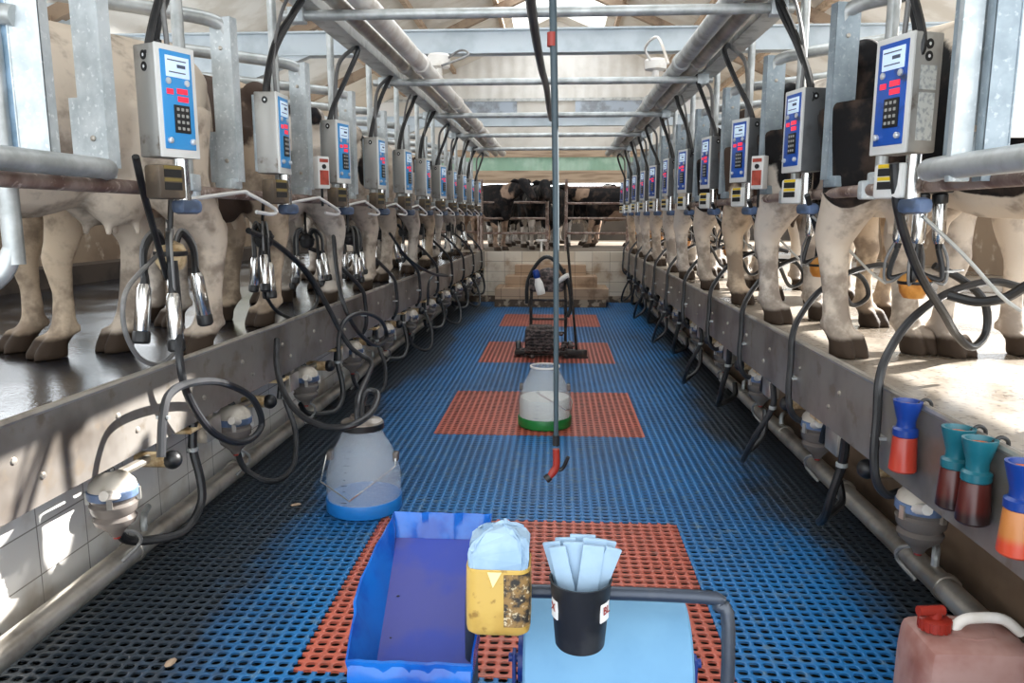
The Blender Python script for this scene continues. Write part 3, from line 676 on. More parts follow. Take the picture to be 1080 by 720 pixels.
for i, k in enumerate(range(3, NL)): put(q, i > 0, (LX(YL[k]), YL[k]+.1, PZ+.04), 0, 'dark milk hose arching over the kerb, '+nth(k, 'left'), 'left milk hoses')
hose('dark hose bent flat over the middle of the left kerb', [P(411, 246, X=-1.62), P(430, 272, X=-1.55), P(455, 288, X=-1.42), P(472, 291, X=-1.35), P(462, 289, X=-1.4), P(453, 296, X=-1.42), P(451, 322, X=-1.44)], .014, 'hose', 6)
# ------------------------------------------------------------------ milk meters, junction boxes, drain hoses below the kerbs
def make_meter(s):
    r = thing('milk_meter', '', 'milk meter')
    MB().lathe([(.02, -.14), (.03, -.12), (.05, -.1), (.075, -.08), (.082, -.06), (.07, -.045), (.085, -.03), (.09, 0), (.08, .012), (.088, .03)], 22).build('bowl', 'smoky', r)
    MB().lathe([(.09, .028), (.094, .032), (.094, .06), (.09, .064)], 22).build('collar', 'bluegrey', r)
    MB().lathe([(.09, .063), (.085, .085), (.06, .115), (.03, .13), (.01, .133)], 22).build('cap', 'meter_cap', r)
    for a in range(4): MB().box((.093*math.cos(a*PI/2+.4), .093*math.sin(a*PI/2+.4), .03), (.014, .02, .05), Rz(a*PI/2+.4)).build('latch', 'steel', r)
    MB().tube([V((0, 0, .12)), V((-s*.05, 0, .2)), V((-s*.1, 0, .2))], .02, 8, 3).build('inlet', 'rubber', r)
    MB().tube([V((0, .03, -.13)), V((s*.02, .1, -.17)), V((s*.0, .16, -.24)), V((-s*.05, .1, -.3))], .008, 6, 4).build('sample_tube', 'greyhose', r)
    MB().lathe([(.014, 0), (.014, .012)], 10, Matrix.Translation((0, 0, -.15))).build('drain_cap', 'red', r)
    MB().tube([V((s*.05, -.14, .08)), V((s*.05, -.05, .05))], .02, 10).build('outlet_stub', 'pvc', r)
    m = MB(); m.ball((s*.06, .36, .06), .042, 14); kb = m.build('ball_valve', 'rubber', r)
    MB().tube([V((-s*.1, .36, .06)), V((s*.04, .36, .06))], .035, 10).build('valve_body', 'cream', kb)
    MB().tube([V((-s*.04, .1, .08)), V((-s*.04, .34, .07))], .02, 8).build('bracket', 'steel', r)
    return r
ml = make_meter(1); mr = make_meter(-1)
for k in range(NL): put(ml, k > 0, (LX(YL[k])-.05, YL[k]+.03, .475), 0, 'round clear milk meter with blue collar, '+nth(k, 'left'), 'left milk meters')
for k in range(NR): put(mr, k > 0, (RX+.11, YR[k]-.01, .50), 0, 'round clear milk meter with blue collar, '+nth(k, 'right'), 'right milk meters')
jb = thing('junction_box', '', 'junction box')
MB().box((0, 0, -.055), (.06, .16, .11), bev=.004).build('case', 'steel', jb); MB().box((0, 0, .015), (.03, .05, .04)).build('bracket', 'steel', jb)
MB().box((-.0, -.2, .0), (.09, .14, .02), bev=.006).build('valve_plate', 'cream', jb)
MB().tube([V((0, -.1, -.01)), V((-.0, -.16, -.03)), V((.0, -.2, -.12))], .016, 8, 3).build('elbow', 'rubber', jb)
for k in range(NL): put(jb, k > 0, (LX(YL[k])-.005, YL[k]+.78, .625), 0, 'steel box with tan valve plate under the kerb, '+nth(k, 'left'), 'left junction boxes')
for k in range(NR):
    o = put(jb, True, (RX+.06, YR[k]+.72, .625), PI, 'steel box with tan valve plate under the kerb, '+nth(k, 'right'), 'right junction boxes')
dh = thing('drain_hose', '', 'hose')
MB().tube([V((0, .48, .62)), V((0.0, .46, .5)), V((.03, .45, .36)), V((.04, .42, .25)), V((.02, .3, .17)), V((-.06, .2, .17)), V((-.14, .12, .2)), V((-.15, .05, .28))], .02, 9, 5).build('tube', 'rubber', dh)
MB().lathe([(.021, -.01), (.026, -.008), (.026, .008), (.021, .01)], 10, Matrix.Translation((0, .46, .5))).build('clip', 'tube', dh)
dh2 = thing('drain_hose', '', 'hose')
MB().tube([V((0, .48, .62)), V((.0, .5, .48)), V((.08, .44, .28)), V((.1, .3, .1)), V((.04, .12, .08)), V((-.08, .05, .18)), V((-.1, .0, .34))], .017, 9, 5).build('tube', 'hose', dh2)
MB().lathe([(.018, -.01), (.023, -.008), (.023, .008), (.018, .01)], 10, Matrix.Translation((0, .5, .48))).build('clip', 'tube', dh2)
for k in range(NL):
    put(dh if k % 2 == 0 else dh2, k > 1, (LX(YL[k])+.02, YL[k]+.1, .03), 0, 'black drain hose looping down to the floor pipe, '+nth(k, 'left'), 'left drain hoses')
for k in range(NR):
    if k < NR-1: put(dh if k % 2 == 0 else dh2, True, (RX-.0, YR[k]+.95, .03), PI, 'black drain hose looping down to the floor pipe, '+nth(k, 'right'), 'right drain hoses')
# ------------------------------------------------------------------ cows
def cow_mesh(v):
    rnd = random.Random(v); b = MB()
    def loft(secs, seg=18):
        rg = []
        for x, z, ry, rz_ in secs:
            rg.append([V((x, ry*math.cos(2*PI*k/seg)*(1-.12*max(0, -math.sin(2*PI*k/seg))), z+rz_*math.sin(2*PI*k/seg))) for k in range(seg)])
        b.rings(rg)
    loft([(-.26, 1.22, .05, .08), (-.23, 1.15, .15, .17), (-.15, 1.08, .2, .25), (0, 1.05, .225, .31), (.2, 1.02, .235, .34), (.5, .98, .26, .38), (.8, .98, .26, .39), (1.05, 1.0, .23, .37), (1.25, 1.03, .2, .33), (1.42, 1.05, .15, .27), (1.5, 1.06, .08, .16)])
    loft([(1.2, 1.1, .12, .24), (1.45, 1.16, .11, .21), (1.7, 1.24, .085, .16), (1.9, 1.3, .075, .13)])
    b.tube([V((1.82, 0, 1.36)), V((1.95, 0, 1.34)), V((2.1, 0, 1.22)), V((2.24, 0, 1.09)), V((2.3, 0, 1.03))], [.09, .115, .095, .075, .05], 14, 2)
    for s in (-1, 1):
        b.tube([V((1.9, s*.08, 1.38)), V((1.87, s*.17, 1.4)), V((1.85, s*.26, 1.37))], [.03, .045, .012], 8, 2)
        b.ball((.02, s*.19, 1.27), (.09, .06, .07), 10)                     # hook bones
        b.ball((-.2, s*.1, 1.2), (.06, .05, .06), 10)                       # pin bones
        st = (rnd.random()-.5)*.16
        hx = lambda x, t: x+st*t
        y = s*.185
        b.tube([V((.02, s*.14, 1.05)), V((hx(.03, .2), s*.16, .88)), V((hx(.02, .4), y, .74)), V((hx(-.05, .6), y, .62)), V((hx(-.10, .75), y, .52)), V((hx(-.10, .85), y, .44)), V((hx(-.075, .95), y, .28)), V((hx(-.06, 1), y, .17)), V((hx(-.04, 1), y, .12)), V((hx(-.01, 1), y, .065))],
               [.21, .18, .14, .105, .085, .066, .054, .06, .062, .055], 14, 3)
        b.ball((hx(-.165, .75), y, .55), (.04, .035, .06), 10)               # point of hock
        for t in (-1, 1):
            b.rings([[V((hx(.02, 1)+x0+rx*math.cos(2*PI*k/12), y+t*.038+ry*math.sin(2*PI*k/12), z)) for k in range(12)] for x0, z, rx, ry in ((.015, 0, .074, .04), (.01, .03, .07, .04), (0, .07, .06, .037), (-.01, .11, .05, .03))])
            b.ball((hx(-.1, 1), y+t*.035, .13), (.022, .017, .03), 8)       # dewclaws
        sf = (rnd.random()-.5)*.2; fy = s*.155
        b.tube([V((1.1, s*.13, .95)), V((1.1+sf*.2, s*.15, .78)), V((1.08+sf*.4, fy, .62)), V((1.10+sf*.6, fy, .48)), V((1.11+sf*.7, fy, .42)), V((1.09+sf*.8, fy, .28)), V((1.08+sf, fy, .15)), V((1.10+sf, fy, .1)), V((1.13+sf, fy, .06))],
               [.17, .12, .088, .066, .062, .042, .048, .05, .045], 14, 3)
        b.ball((1.145+sf*.6, fy, .44), (.035, .042, .06), 10)
        for t in (-1, 1):
            b.rings([[V((1.15+sf+x0+rx*math.cos(2*PI*k/12), fy+t*.034+ry*math.sin(2*PI*k/12), z)) for k in range(12)] for x0, z, rx, ry in ((.02, 0, .078, .036), (.015, .03, .074, .036), (0, .07, .058, .032), (-.01, .1, .045, .026))])
            b.ball((1.04+sf, fy+t*.03, .12), (.022, .017, .03), 8)
        b.ball((.2, s*.07, .7), (.15, .09, .13), 14)                        # udder halves
        for x in (.12, .25): b.tube([V((x, s*.075, .6)), V((x, s*.08, .53))], [.022, .014], 8)
    b.ball((1.34, 0, .78), (.14, .1, .17), 12)                               # brisket
    b.tube([V((-.24, 0, 1.25)), V((-.31, 0, 1.17)), V((-.33, .01, .98)), V((-.32, .02, .78)), V((-.31, .02, .66)), V((-.31, .02, .48))], [.045, .035, .024, .02, .038, .015], 10, 3)
    me = b.mesh('cow_body', False)
    o = bpy.data.objects.new('cow_body', me); C.objects.link(o)
    m = o.modifiers.new('r', 'REMESH'); m.mode = 'VOXEL'; m.voxel_size = .0145; m.use_smooth_shade = True
    m = o.modifiers.new('s', 'SMOOTH'); m.iterations = 5; m.factor = .5
    dg = bpy.context.evaluated_depsgraph_get(); dg.update()
    out = bpy.data.meshes.new_from_object(o.evaluated_get(dg)); out.name = 'cow_body'
    out.polygons.foreach_set('use_smooth', [True]*len(out.polygons))
    bpy.data.objects.remove(o); out.materials.clear(); out.materials.append(COATS[0]); return out
CM = [cow_mesh(i) for i in (2, 5, 9)]
def cow(x, y, heading, coat_, label, v, group, tagged=False, sc=1.08):
    o = thing('cow', label, 'cow', (x, y, PZ), heading, group); o.scale = (sc, sc, sc)
    bo = bpy.data.objects.new('body', CM[v % 3]); C.objects.link(bo); bo.parent = o
    bo.material_slots[0].link = 'OBJECT'; bo.material_slots[0].material = coat_
    if tagged:
        q = MB(); q.box((1.86, -.2, 1.33), (.01, .06, .075), bev=.003); q.build('ear_tag', 'eartag', o)
    return o
aL = math.radians(25); hL = math.atan2(-math.cos(aL), -math.sin(aL))
aR = math.radians(24); hR = math.atan2(-math.cos(aR), math.sin(aR))
cl = [0, 4, 2, 3, 0, 1, 4, 2, 1, 0]; crr = [3, 1, 4, 3, 2, 1, 0, 1, 2, 4]
names = ['cream white', 'black and white', 'white and black patched', 'mostly black', 'brown and white']
for k in range(10):
    cow(-1.96, 3.6+SL*k, hL+(k*37 % 7-3)*.01, COATS[cl[k]], names[cl[k]]+' cow in a stall, '+nth(k, 'left'), k, 'cows in the left stalls')
for k in range(10):
    cow(1.55, 3.76+SR*k, hR+(k*53 % 7-3)*.01, COATS[crr[k]], names[crr[k]]+' cow in a stall, '+nth(k, 'right'), k+1, 'cows in the right stalls', k == 1)
wait = [(-1.25, 16.6, 1.2, 0, 'black cow waiting behind the gate at the far left'), (-.55, 16.4, -1.4, 1, 'black spotted cow facing the pit left of the hanging hose'),
        (.05, 17.0, -1.75, 0, 'black cow with pale blaze right behind the hanging hose'), (.6, 17.6, 2.9, 1, 'black cow farther back, standing sideways behind the right gate'),
        (1.75, 16.2, 2.75, 2, 'black cow with brown legs standing sideways behind the right gate'), (-2.2, 17.6, -.3, 1, 'black spotted cow at the back of the yard, far left'),
        (2.6, 17.6, -2.6, 0, 'black cow at the back of the yard, far right'),
        (-1.0, 18.6, .2, 0, 'black cow standing crosswise behind the others on the left'), (.9, 19.3, 3.0, 2, 'black brown-legged cow standing crosswise behind the others on the right'),
        (-1.75, 15.6, -.9, 2, 'black brown-legged cow close behind the left gate post')]
for i, (x, y, h, c, lab) in enumerate(wait): cow(x, y, h, BLACKS[c], lab, i, 'cows waiting in the yard', False, .93)
# ------------------------------------------------------------------ gates at the end of the pit
def gate(label, x0, x1, rails, posts, y=14.62):
    o = thing('pen_gate', label, 'gate', ((x0+x1)/2, y, PZ))
    for z in rails: MB().tube([V((x0-(x0+x1)/2, 0, z-PZ)), V((x1-(x0+x1)/2, 0, z-PZ))], .022, 8).build('rail', 'rusty', o)
    for x in posts: MB().tube([V((x-(x0+x1)/2, 0, 0)), V((x-(x0+x1)/2, 0, 1.35))], .03, 8).build('post', 'rusty', o)
xg = lambda px: P(px, 230, Y=14.62).x
gate('brown tubular gate behind the steps, left half', xg(508), xg(577), (1.28, 1.56, 1.86), (xg(508), xg(577)))
gate('brown tubular gate behind the steps, right half', xg(597), xg(662), (1.28, 1.56, 1.84, 2.14), (xg(597), xg(662)))
gate('short rail gate closing the far end of the left stalls', -2.4, xg(506), (1.3, 1.62, 1.94), (-2.4, xg(506)-.03), 14.75)
gate('short rail gate closing the far end of the right stalls', xg(665), 2.4, (1.3, 1.62, 1.94), (xg(665)+.03, 2.4), 14.75)
# ------------------------------------------------------------------ grimy trolley in the pit
TX, TY = -.12, 8.72
o = thing('machine_trolley', 'dark grimy pump trolley with ladder frame on the third red mat', 'trolley', (TX, TY, 0))
lx = P(560, 300, Y=TY).x-TX; rx = P(597, 300, Y=TY).x-TX
for x in (lx, rx): MB().tube([V((x, .05, .08)), V((x, .05, .62)), V((x*.9, .1, 1.0))], .018, 8).build('upright', 'blacksteel', o)
for z in (.26, .42, .64, .86): MB().tube([V((lx, .05, z)), V((rx, .05, z))], .014, 8).build('rung', 'blacksteel', o)
b = MB(); b.box((-.06, -.04, .28), (.36, .3, .42), bev=.04); b.box((-.06, -.05, .5), (.26, .2, .06), bev=.02); b.ball((-.16, -.12, .33), (.08, .08, .09)); b.ball((.06, -.14, .18), (.1, .08, .08)); b.tube([V((-.3, -.05, .1)), V((.3, -.05, .1))], .04, 10)
for i in range(7): b.box((-.06+random.uniform(-.03, .03), -.2, .13+.055*i), (random.uniform(.22, .34), .05, .02), bev=.006)
for i in range(16): b.ball((random.uniform(-.24, .3), random.uniform(-.24, -.16), random.uniform(.06, .46)*(1 if i % 2 else .4)), random.uniform(.02, .045), 8)
bmesh.ops.scale(b.bm, vec=(1, 1, .68), verts=b.bm.verts[:]); b.build('pump', 'grime', o)
for x in (-.32, .28): MB().lathe([(.02, -.025), (.07, -.03), (.085, -.015), (.085, .015), (.07, .03), (.02, .025)], 16, Matrix.Translation((x, .02, .085)) @ Ry(PI/2).to_4x4()).build('wheel', 'rubber', o)
MB().box((-.0, -.05, .05), (.72, .2, .05), bev=.01).build('base', 'blacksteel', o)
b = MB(); b.box((0, .06, .82), (.4, .16, .16), bev=.03); b.ball((.02, .02, .92), (.14, .1, .1)); b.build('motor', 'grime', o)
arc = [V((lx-.05, .05, .6)), V((lx-.04, .05, .85)), V((lx+.06, .05, 1.05)), V((0, .05, 1.14)), V((rx-.1, .05, 1.06)), V((rx+.02, .05, .86)), V((rx+.06, .02, .6)), V((rx+.02, .0, .45))]
MB().tube(arc, .022, 8, 5).build('coiled_hose', 'rubber', o)
MB().tube([V((rx-.12, -.0, .84)), V((rx-.0, -.06, .93)), V((rx+.03, -.07, .94))], .028, 8).build('white_gun', 'pvc', o)
p0 = P(574, 302, Y=8.6)
o = thing('spray_bottle', 'white spray bottle with blue head hung on the grimy trolley', 'bottle', (p0.x-.03, 8.6, .72)); o.rotation_euler = (0, -.25, 0)
MB().lathe([(.0, 0), (.045, .005), (.05, .03), (.05, .13), (.03, .19), (.02, .2)], 14).build('bottle', 'pvc', o); MB().lathe([(.03, .195), (.04, .21), (.042, .26), (.03, .29), (0.0, .295)], 14).build('head', 'bluecap', o)
a = P(598, 250, Y=8.62); c = P(608, 374, Y=8.55)
o = thing('squeegee', 'black long handled floor squeegee standing beside the grimy trolley', 'squeegee', (c.x, c.y, 0))
MB().tube([V((0, 0, .09)), V((a.x-c.x, a.y-c.y+.1, a.z))], .015, 8).build('handle', 'blacksteel', o)
MB().box((0, 0, .055), (.24, .05, .09), bev=.012).build('head', 'blacksteel', o); MB().box((0, -.005, .012), (.26, .02, .024)).build('rubber_blade', 'rubber', o)
o = thing('tap_handle', 'white T shaped tap handle standing on the platform edge', 'tap', (P(571, 265, Y=14.42).x, 14.42, PZ-.005))
MB().tube([V((0, 0, 0)), V((0, 0, .2))], .022, 8).build('stem', 'pvc', o); MB().tube([V((-.1, 0, .215)), V((.1, 0, .215))], .022, 8).build('crosspiece', 'pvc', o)
# ------------------------------------------------------------------ buckets
def bucket(label, x, y, base, lidded, milk):
    o = thing('milk_bucket', label, 'bucket', (x, y, .003))
    r = .207
    MB().lathe([(.19, 0), (r-.004, .004), (r, .012), (r+.002, .07), (r-.002, .078)], 40).build('base', base, o)
    MB().lathe([(r-.003, .078), (r-.003, .2), (r-.01, .235), (.165, .33), (.112, .43), (.106, .455), (.111, .462), (.104, .462), (.1, .45), (.105, .43), (.158, .33), (r-.017, .235), (r-.01, .2), (r-.01, .078)], 40, capa=False, capb=False).build('body', 'clear', o)
    piv = .19
    if milk: MB().lathe([(r-.013, .075), (r-.013, .2), (r-.02, .225), (0.001, .226)], 36).build('milk', 'milk', o)
    h = MB()
    if lidded: pts = [V((-piv, .0, .31)), V((-piv-.012, -.01, .30)), V((-piv-.02, -.1, .18)), V((-.02, -.235, .125)), V((piv+.0, -.06, .26)), V((piv-.01, .0, .31))]
    else: pts = [V((-.05, -.18, .31)), V((-.05, -.215, .3)), V((.16, -.2, .17)), V((.2, -.15, .16)), V((.21, -.1, .21)), V((.19, -.03, .24))]
    h.tube(pts, .0045, 6); h.build('wire_handle', 'chrome', o)
    for s in (-1, 1): MB().box((s*(piv-.008), 0, .3), (.03, .05, .05), bev=.006).build('handle_lug', 'smoky', o)
    q = MB()
    for i in range(9): q.box((-.06+.002*i, -math.sqrt((r+.001)**2-.0036) if i < 4 else -.2+.02*(i-4), .1+.032*i), (.03 if i % 3 == 0 else .014, .002, .003))
    q.build('scale_marks', 'print', o, smooth=False)
    if lidded:
        MB().lathe([(.106, .455), (.118, .456), (.118, .488), (.108, .493)], 32).build('lid_ring', 'rubber', o)
        MB().lathe([(.114, .488), (.11, .498), (.065, .515), (.06, .53), (.0, .535)], 32).build('lid', 'lid', o)
        for s in (-.02, .025): MB().tube([V((s, .02, .52)), V((s, .02, .58))], .019, 10).build('lid_nozzle', 'rubber', o)
    else: MB().lathe([(.104, .455), (.116, .456), (.116, .468), (.104, .468)], 32, capa=False, capb=False).build('rim', 'pvc', o)
bucket('clear milk bucket with blue base and metal lid on the blue floor', -1.055, 3.96, 'blue_bucket', True, False)
bucket('clear milk bucket with green base half full of milk', -.085, 5.72, 'green_bucket', False, True)
# ------------------------------------------------------------------ hanging wash hose and water line
o = thing('wash_hose', 'blue-grey hose hanging straight down in the middle with red spray gun', 'hose', (.0, 3.0, .56))
t = P(583, 0, Y=3.0); e = P(586.5, 466, Y=3.0)
MB().tube([V((t.x-.01, -.02, 2.12)), V((t.x, 0, t.z-.56)), V(((t.x+e.x)/2+.004, 0, 1.1)), V((e.x, 0, e.z-.56))], [.0145, .0145, .0125, .0095], 12, 5).build('hose', 'bluehose', o)
MB().tube([V((e.x, 0, e.z-.53)), V((e.x, 0, e.z-.575))], .014, 12).build('coupling', 'rubber', o)
MB().tube([V((e.x, 0, .1)), V((e.x+.002, 0, .03)), V((e.x-.012, -.0, .0)), V((e.x-.03, -.01, -.02))], [.014, .015, .017, .012], 12, 3).build('gun', 'red', o)
MB().tube([V((e.x-.025, -.01, -.015)), V((e.x-.042, -.015, -.028))], .017, 10).build('nozzle', 'rubber', o)
MB().tube([V((e.x+.012, 0, .01)), V((e.x+.03, 0, .02)), V((e.x+.05, -.01, .07))], .008, 8, 3).build('trigger', 'rubber', o)
MB().tube([V((t.x-.003, 0, 1.72)), V((t.x-.003, 0, 1.67))], .018, 10).build('red_joint', 'red', o)
hose('black water hose slung under the crossbars along the middle', [V((-.13, 2.2, 2.64)), V((-.135, 3.2, 2.62)), V((-.14, 4.3, 2.635)), V((-.12, 5.4, 2.6)), V((-.1, 6.42, 2.635)), V((-.09, 7.5, 2.61)), V((-.08, 8.5, 2.635))], .026, 'hose', 5, 'water_hose')
# ------------------------------------------------------------------ dip cups on the right kerb
def dip(label, px, py, capm, liq):
    p = P(px, py, X=1.185)
    o = thing('dip_cup', label, 'dip cup', (1.185, p.y, .742)); 
    MB().lathe([(.0, 0), (.04, 0), (.045, .006), (.044, .02), (.0385, .118), (.034, .125)], 22).build('bottle', liq, o)
    MB().lathe([(.036, .122), (.04, .126), (.04, .148), (.03, .155), (.029, .175), (.036, .2), (.045, .236), (.046, .246), (.038, .246), (.034, .232), (.02, .2), (.0, .19)], 24).build('cup_head', capm, o)
    MB().lathe([(.034, .231), (.0, .234)], 18, capa=False, capb=False).build('cup_insert', 'jarorange', o)
    MB().tube([V((.035, 0, .235)), V((.055, 0, .25)), V((.075, 0, .24)), V((.078, 0, .215))], .006, 8, 4).build('hook', 'rubber', o)
dip('red dip bottle with blue cup hooked on the right kerb', 955, 455, 'bluecap', 'red_liq')
dip('dark red dip bottle with teal cup, left of the teal pair', 1008, 485, 'tealcap', 'dark_liq')
dip('dark red dip bottle with teal cup, right of the teal pair', 1030, 500, 'tealcap', 'dark_liq')
dip('orange dip bottle with blue cup at the right picture edge', 1077, 530, 'bluecap', 'orange_liq')
# ------------------------------------------------------------------ pink jerrycan
p = P(956, 700, Y=2.1)
o = thing('jerrycan', 'dirty pink jerrycan with red cap and white handle under the right kerb', 'jerrycan', (p.x+.16, 2.1, .002)); o.scale = (1.08, 1, 1.065)
b = MB(); b.box((0, 0, .2), (.3, .25, .4), bev=.055)
b.rings([[V((x, y, z)) for x, y in ((-w, -d), (w, -d), (w, d), (-w, d))] for w, d, z in ((.11, .1, .37), (.1, .09, .405))])
bo = b.build('body', 'pinkcan', o); bo.modifiers.new('b', 'SUBSURF').levels = 1; bo.modifiers['b'].render_levels = 1
MB().tube([V((-.035, 0, .395)), V((-.015, 0, .42)), V((.02, 0, .43)), V((.09, 0, .428)), V((.14, 0, .39))], .015, 10, 4).build('handle', 'pvc', o)
b = MB(); b.lathe([(.036, 0), (.04, .004), (.04, .03), (.034, .034)], 24, Matrix.Translation((-.085, 0, .395))); 
for i in range(16):
    a = i*PI/8; b.box((-.085+.04*math.cos(a), .04*math.sin(a), .411), (.004, .008, .028), Rz(a))
b.build('cap', 'red', o)
MB().tube([V((-.065, -.0, .45)), V((-.135, -.01, .45))], .014, 12).build('spout', 'red', o); MB().tube([V((-.085, 0, .42)), V((-.085, 0, .45))], .018, 12).build('spout_neck', 'red', o)
# ------------------------------------------------------------------ near trolley, paper roll, tray, jar, cup
BY = 1.42
bl = P(500, 618, Y=BY); bm_ = P(735, 631, Y=BY); zb_ = (P(565, 622, Y=BY).z+bm_.z)/2
xl, xr = P(497, 620, Y=BY).x+.0, P(767, 660, Y=BY).x
tr = thing('supply_trolley', 'dark tube framed trolley carrying the tray and paper roll', 'trolley', ((xl+xr)/2, BY, 0)); ox = (xl+xr)/2
MB().tube([V((xl-ox, .0, .06)), V((xl-ox, 0, zb_-.06)), V((xl-ox+.012, 0, zb_-.02)), V((xl-ox+.05, 0, zb_)), V((xr-ox-.06, 0, zb_)), V((xr-ox-.02, 0, zb_-.018)), V((xr-ox, -.01, zb_-.06)), V((xr-ox-.0, -.03, .45)), V((xr-ox, -.03, .06))], .0135, 12, 4).build('handle_frame', 'dark_tube', tr)
b = MB(); b.box((0, -.28, .14), (xr-xl+.06, .7, .03), bev=.008); b.box((0, .06, .2), (xr-xl+.06, .02, .12)); b.build('deck', 'navy', tr)
for x in (xl-ox, xr-ox):
    for y in (.0, -.56):
        MB().lathe([(.015, -.02), (.05, -.022), (.062, -.012), (.062, .012), (.05, .022), (.015, .02)], 16, Matrix.Translation((x, y, .063)) @ Ry(PI/2).to_4x4()).build('wheel', 'rubber', tr)
RYc, RZc, RR = 1.545, .635, .14
r0, r1 = P(553, 640, Y=1.5).x, P(728, 640, Y=1.5).x
MB().tube([V((r0-ox-.036, RYc-BY, RZc)), V((r1-ox+.036, RYc-BY, RZc))], .01, 10).build('roll_axle', 'navy', tr)
for x in (r0-ox-.024, r1-ox+.024): MB().box((x, RYc-BY, (RZc+.15)/2), (.008, .03, RZc-.12), bev=.002).build('axle_stay', 'navy', tr)
# tray cradle
T = [P(416, 541, Y=1.68), P(517, 542, Y=1.68), P(497, 700, Y=1.3), P(367, 697, Y=1.3)]
T[1].z = T[0].z; T[2].z = T[3].z
MB().tube([V((xl-ox, 0, .62)), V((T[0].x-ox+.1, T[0].y-BY-.08, T[0].z-.2))], .012, 10).build('tray_arm', 'navy', tr)
MB().box((T[3].x-ox+.09, T[3].y-BY+.17, .38), (.04, .04, .4), bev=.004).build('tray_stay', 'navy', tr)
b = MB(); b.box((xl-ox-.055, -.16, .52), (.05, .26, .3), bev=.01); b.build('side_bin', 'tray_blue', tr)
# roll
o = thing('paper_roll', 'wide roll of pale blue paper hung on the trolley', 'paper roll', ((r0+r1)/2, RYc, RZc)); L = (r1-r0)/2
b = MB(); prof = [(.03, -L), (RR-.006, -L), (RR, -L+.005)]+[(RR+(.002 if i % 2 else -.001), -L+.005+(2*L-.01)*i/9) for i in range(1, 9)]+[(RR, L-.005), (RR-.006, L), (.03, L)]
b.lathe(prof, 48, Ry(PI/2).to_4x4(), capa=False, capb=False); b.lathe([(.03, -L), (.03, L)], 24, Ry(PI/2).to_4x4(), capa=False, capb=False); b.build('paper', 'roll', o)
for s in (-1, 1): MB().lathe([(.0125, s*(L-.002)), (.05, s*(L-.002)), (.05, s*(L+.014)), (.0125, s*(L+.014))], 24, Ry(PI/2).to_4x4(), capa=False, capb=False).build('end_cap', 'navy', o)
# tray: rim quad T (far left, far right, near right, near left), floor below
c0 = (T[0]+T[1]+T[2]+T[3])/4
o = thing('tray', 'blue film lined tray with purple-blue bottom, left of the yellow jar', 'tray', (c0.x, c0.y, c0.z-.12))
off = V(o.location); up = (T[1]-T[0]).cross(T[3]-T[0]).normalized(); up = up if up.z > 0 else -up
dep = [.055, .055, .115, .115]; ins = [(.006, -.012), (-.006, -.012), (-.012, .012), (.032, .012)]
Bt = [T[i]-V((0, 0, dep[i]))+V((ins[i][0], ins[i][1], 0)) for i in range(4)]
b = MB(); n = 14
def side(A, B_, C_, D_, bow=0):
    """film wall between rim edge A-B and floor edge D-C, double skinned"""
    rg = []
    for i in range(n+1):
        t = i/n; top = A.lerp(B_, t); bot = D_.lerp(C_, t); out = (top-c0); out.z = 0; out.normalize()
        w = math.sin(t*PI)*bow; jit = .002*math.sin(t*19)+.0015*math.sin(t*37+1)
        top = top+out*(w+jit); wl = out*.006
        rg.append([p-off for p in (top+V((0, 0, .004)), top+wl+V((0, 0, .002)), (top+bot)/2+wl*1.4+out*jit, bot+wl-V((0, 0, .004)), bot-out*.001, (top+bot)/2-wl*.3+out*jit*2)])
    b.rings(rg)
side(T[0], T[1], Bt[1], Bt[0]); side(T[1], T[2], Bt[2], Bt[1]); side(T[2], T[3], Bt[3], Bt[2]); side(T[3], T[0], Bt[0], Bt[3], .022)
b.build('walls', 'tray_blue', o)
b = MB(); b.rings([[p-off-V((0, 0, d)) for p in Bt] for d in (0, .006)]); b.build('bottom', 'tray_floor', o)
q = MB()
for u, v, s in ((.12, .38, .004), (.11, .62, .0025), (.2, .82, .0025), (.48, .88, .006)):
    pp = Bt[0].lerp(Bt[1], u).lerp(Bt[3].lerp(Bt[2], u), v); q.ball(pp-off+V((0, 0, .001)), (s, s*.8, .0012), 8)
q.build('dirt_specks', 'key', o)
b = MB(); rgn = []
for i in range(9):
    t = i/8; p = T[3].lerp(T[2], t)-off; k = .006*math.sin(t*17)
    rgn.append([p+V((0, -.004, -.006)), p+V((0, -.012+k, -.03)), p+V((0, -.006-k, -.075)), p+V((0, -.004+k, -.16)), p+V((0, .004, -.16)), p+V((0, .001, -.06))])
b.rings(rgn); b.build('film_skirt', 'tray_blue', o)
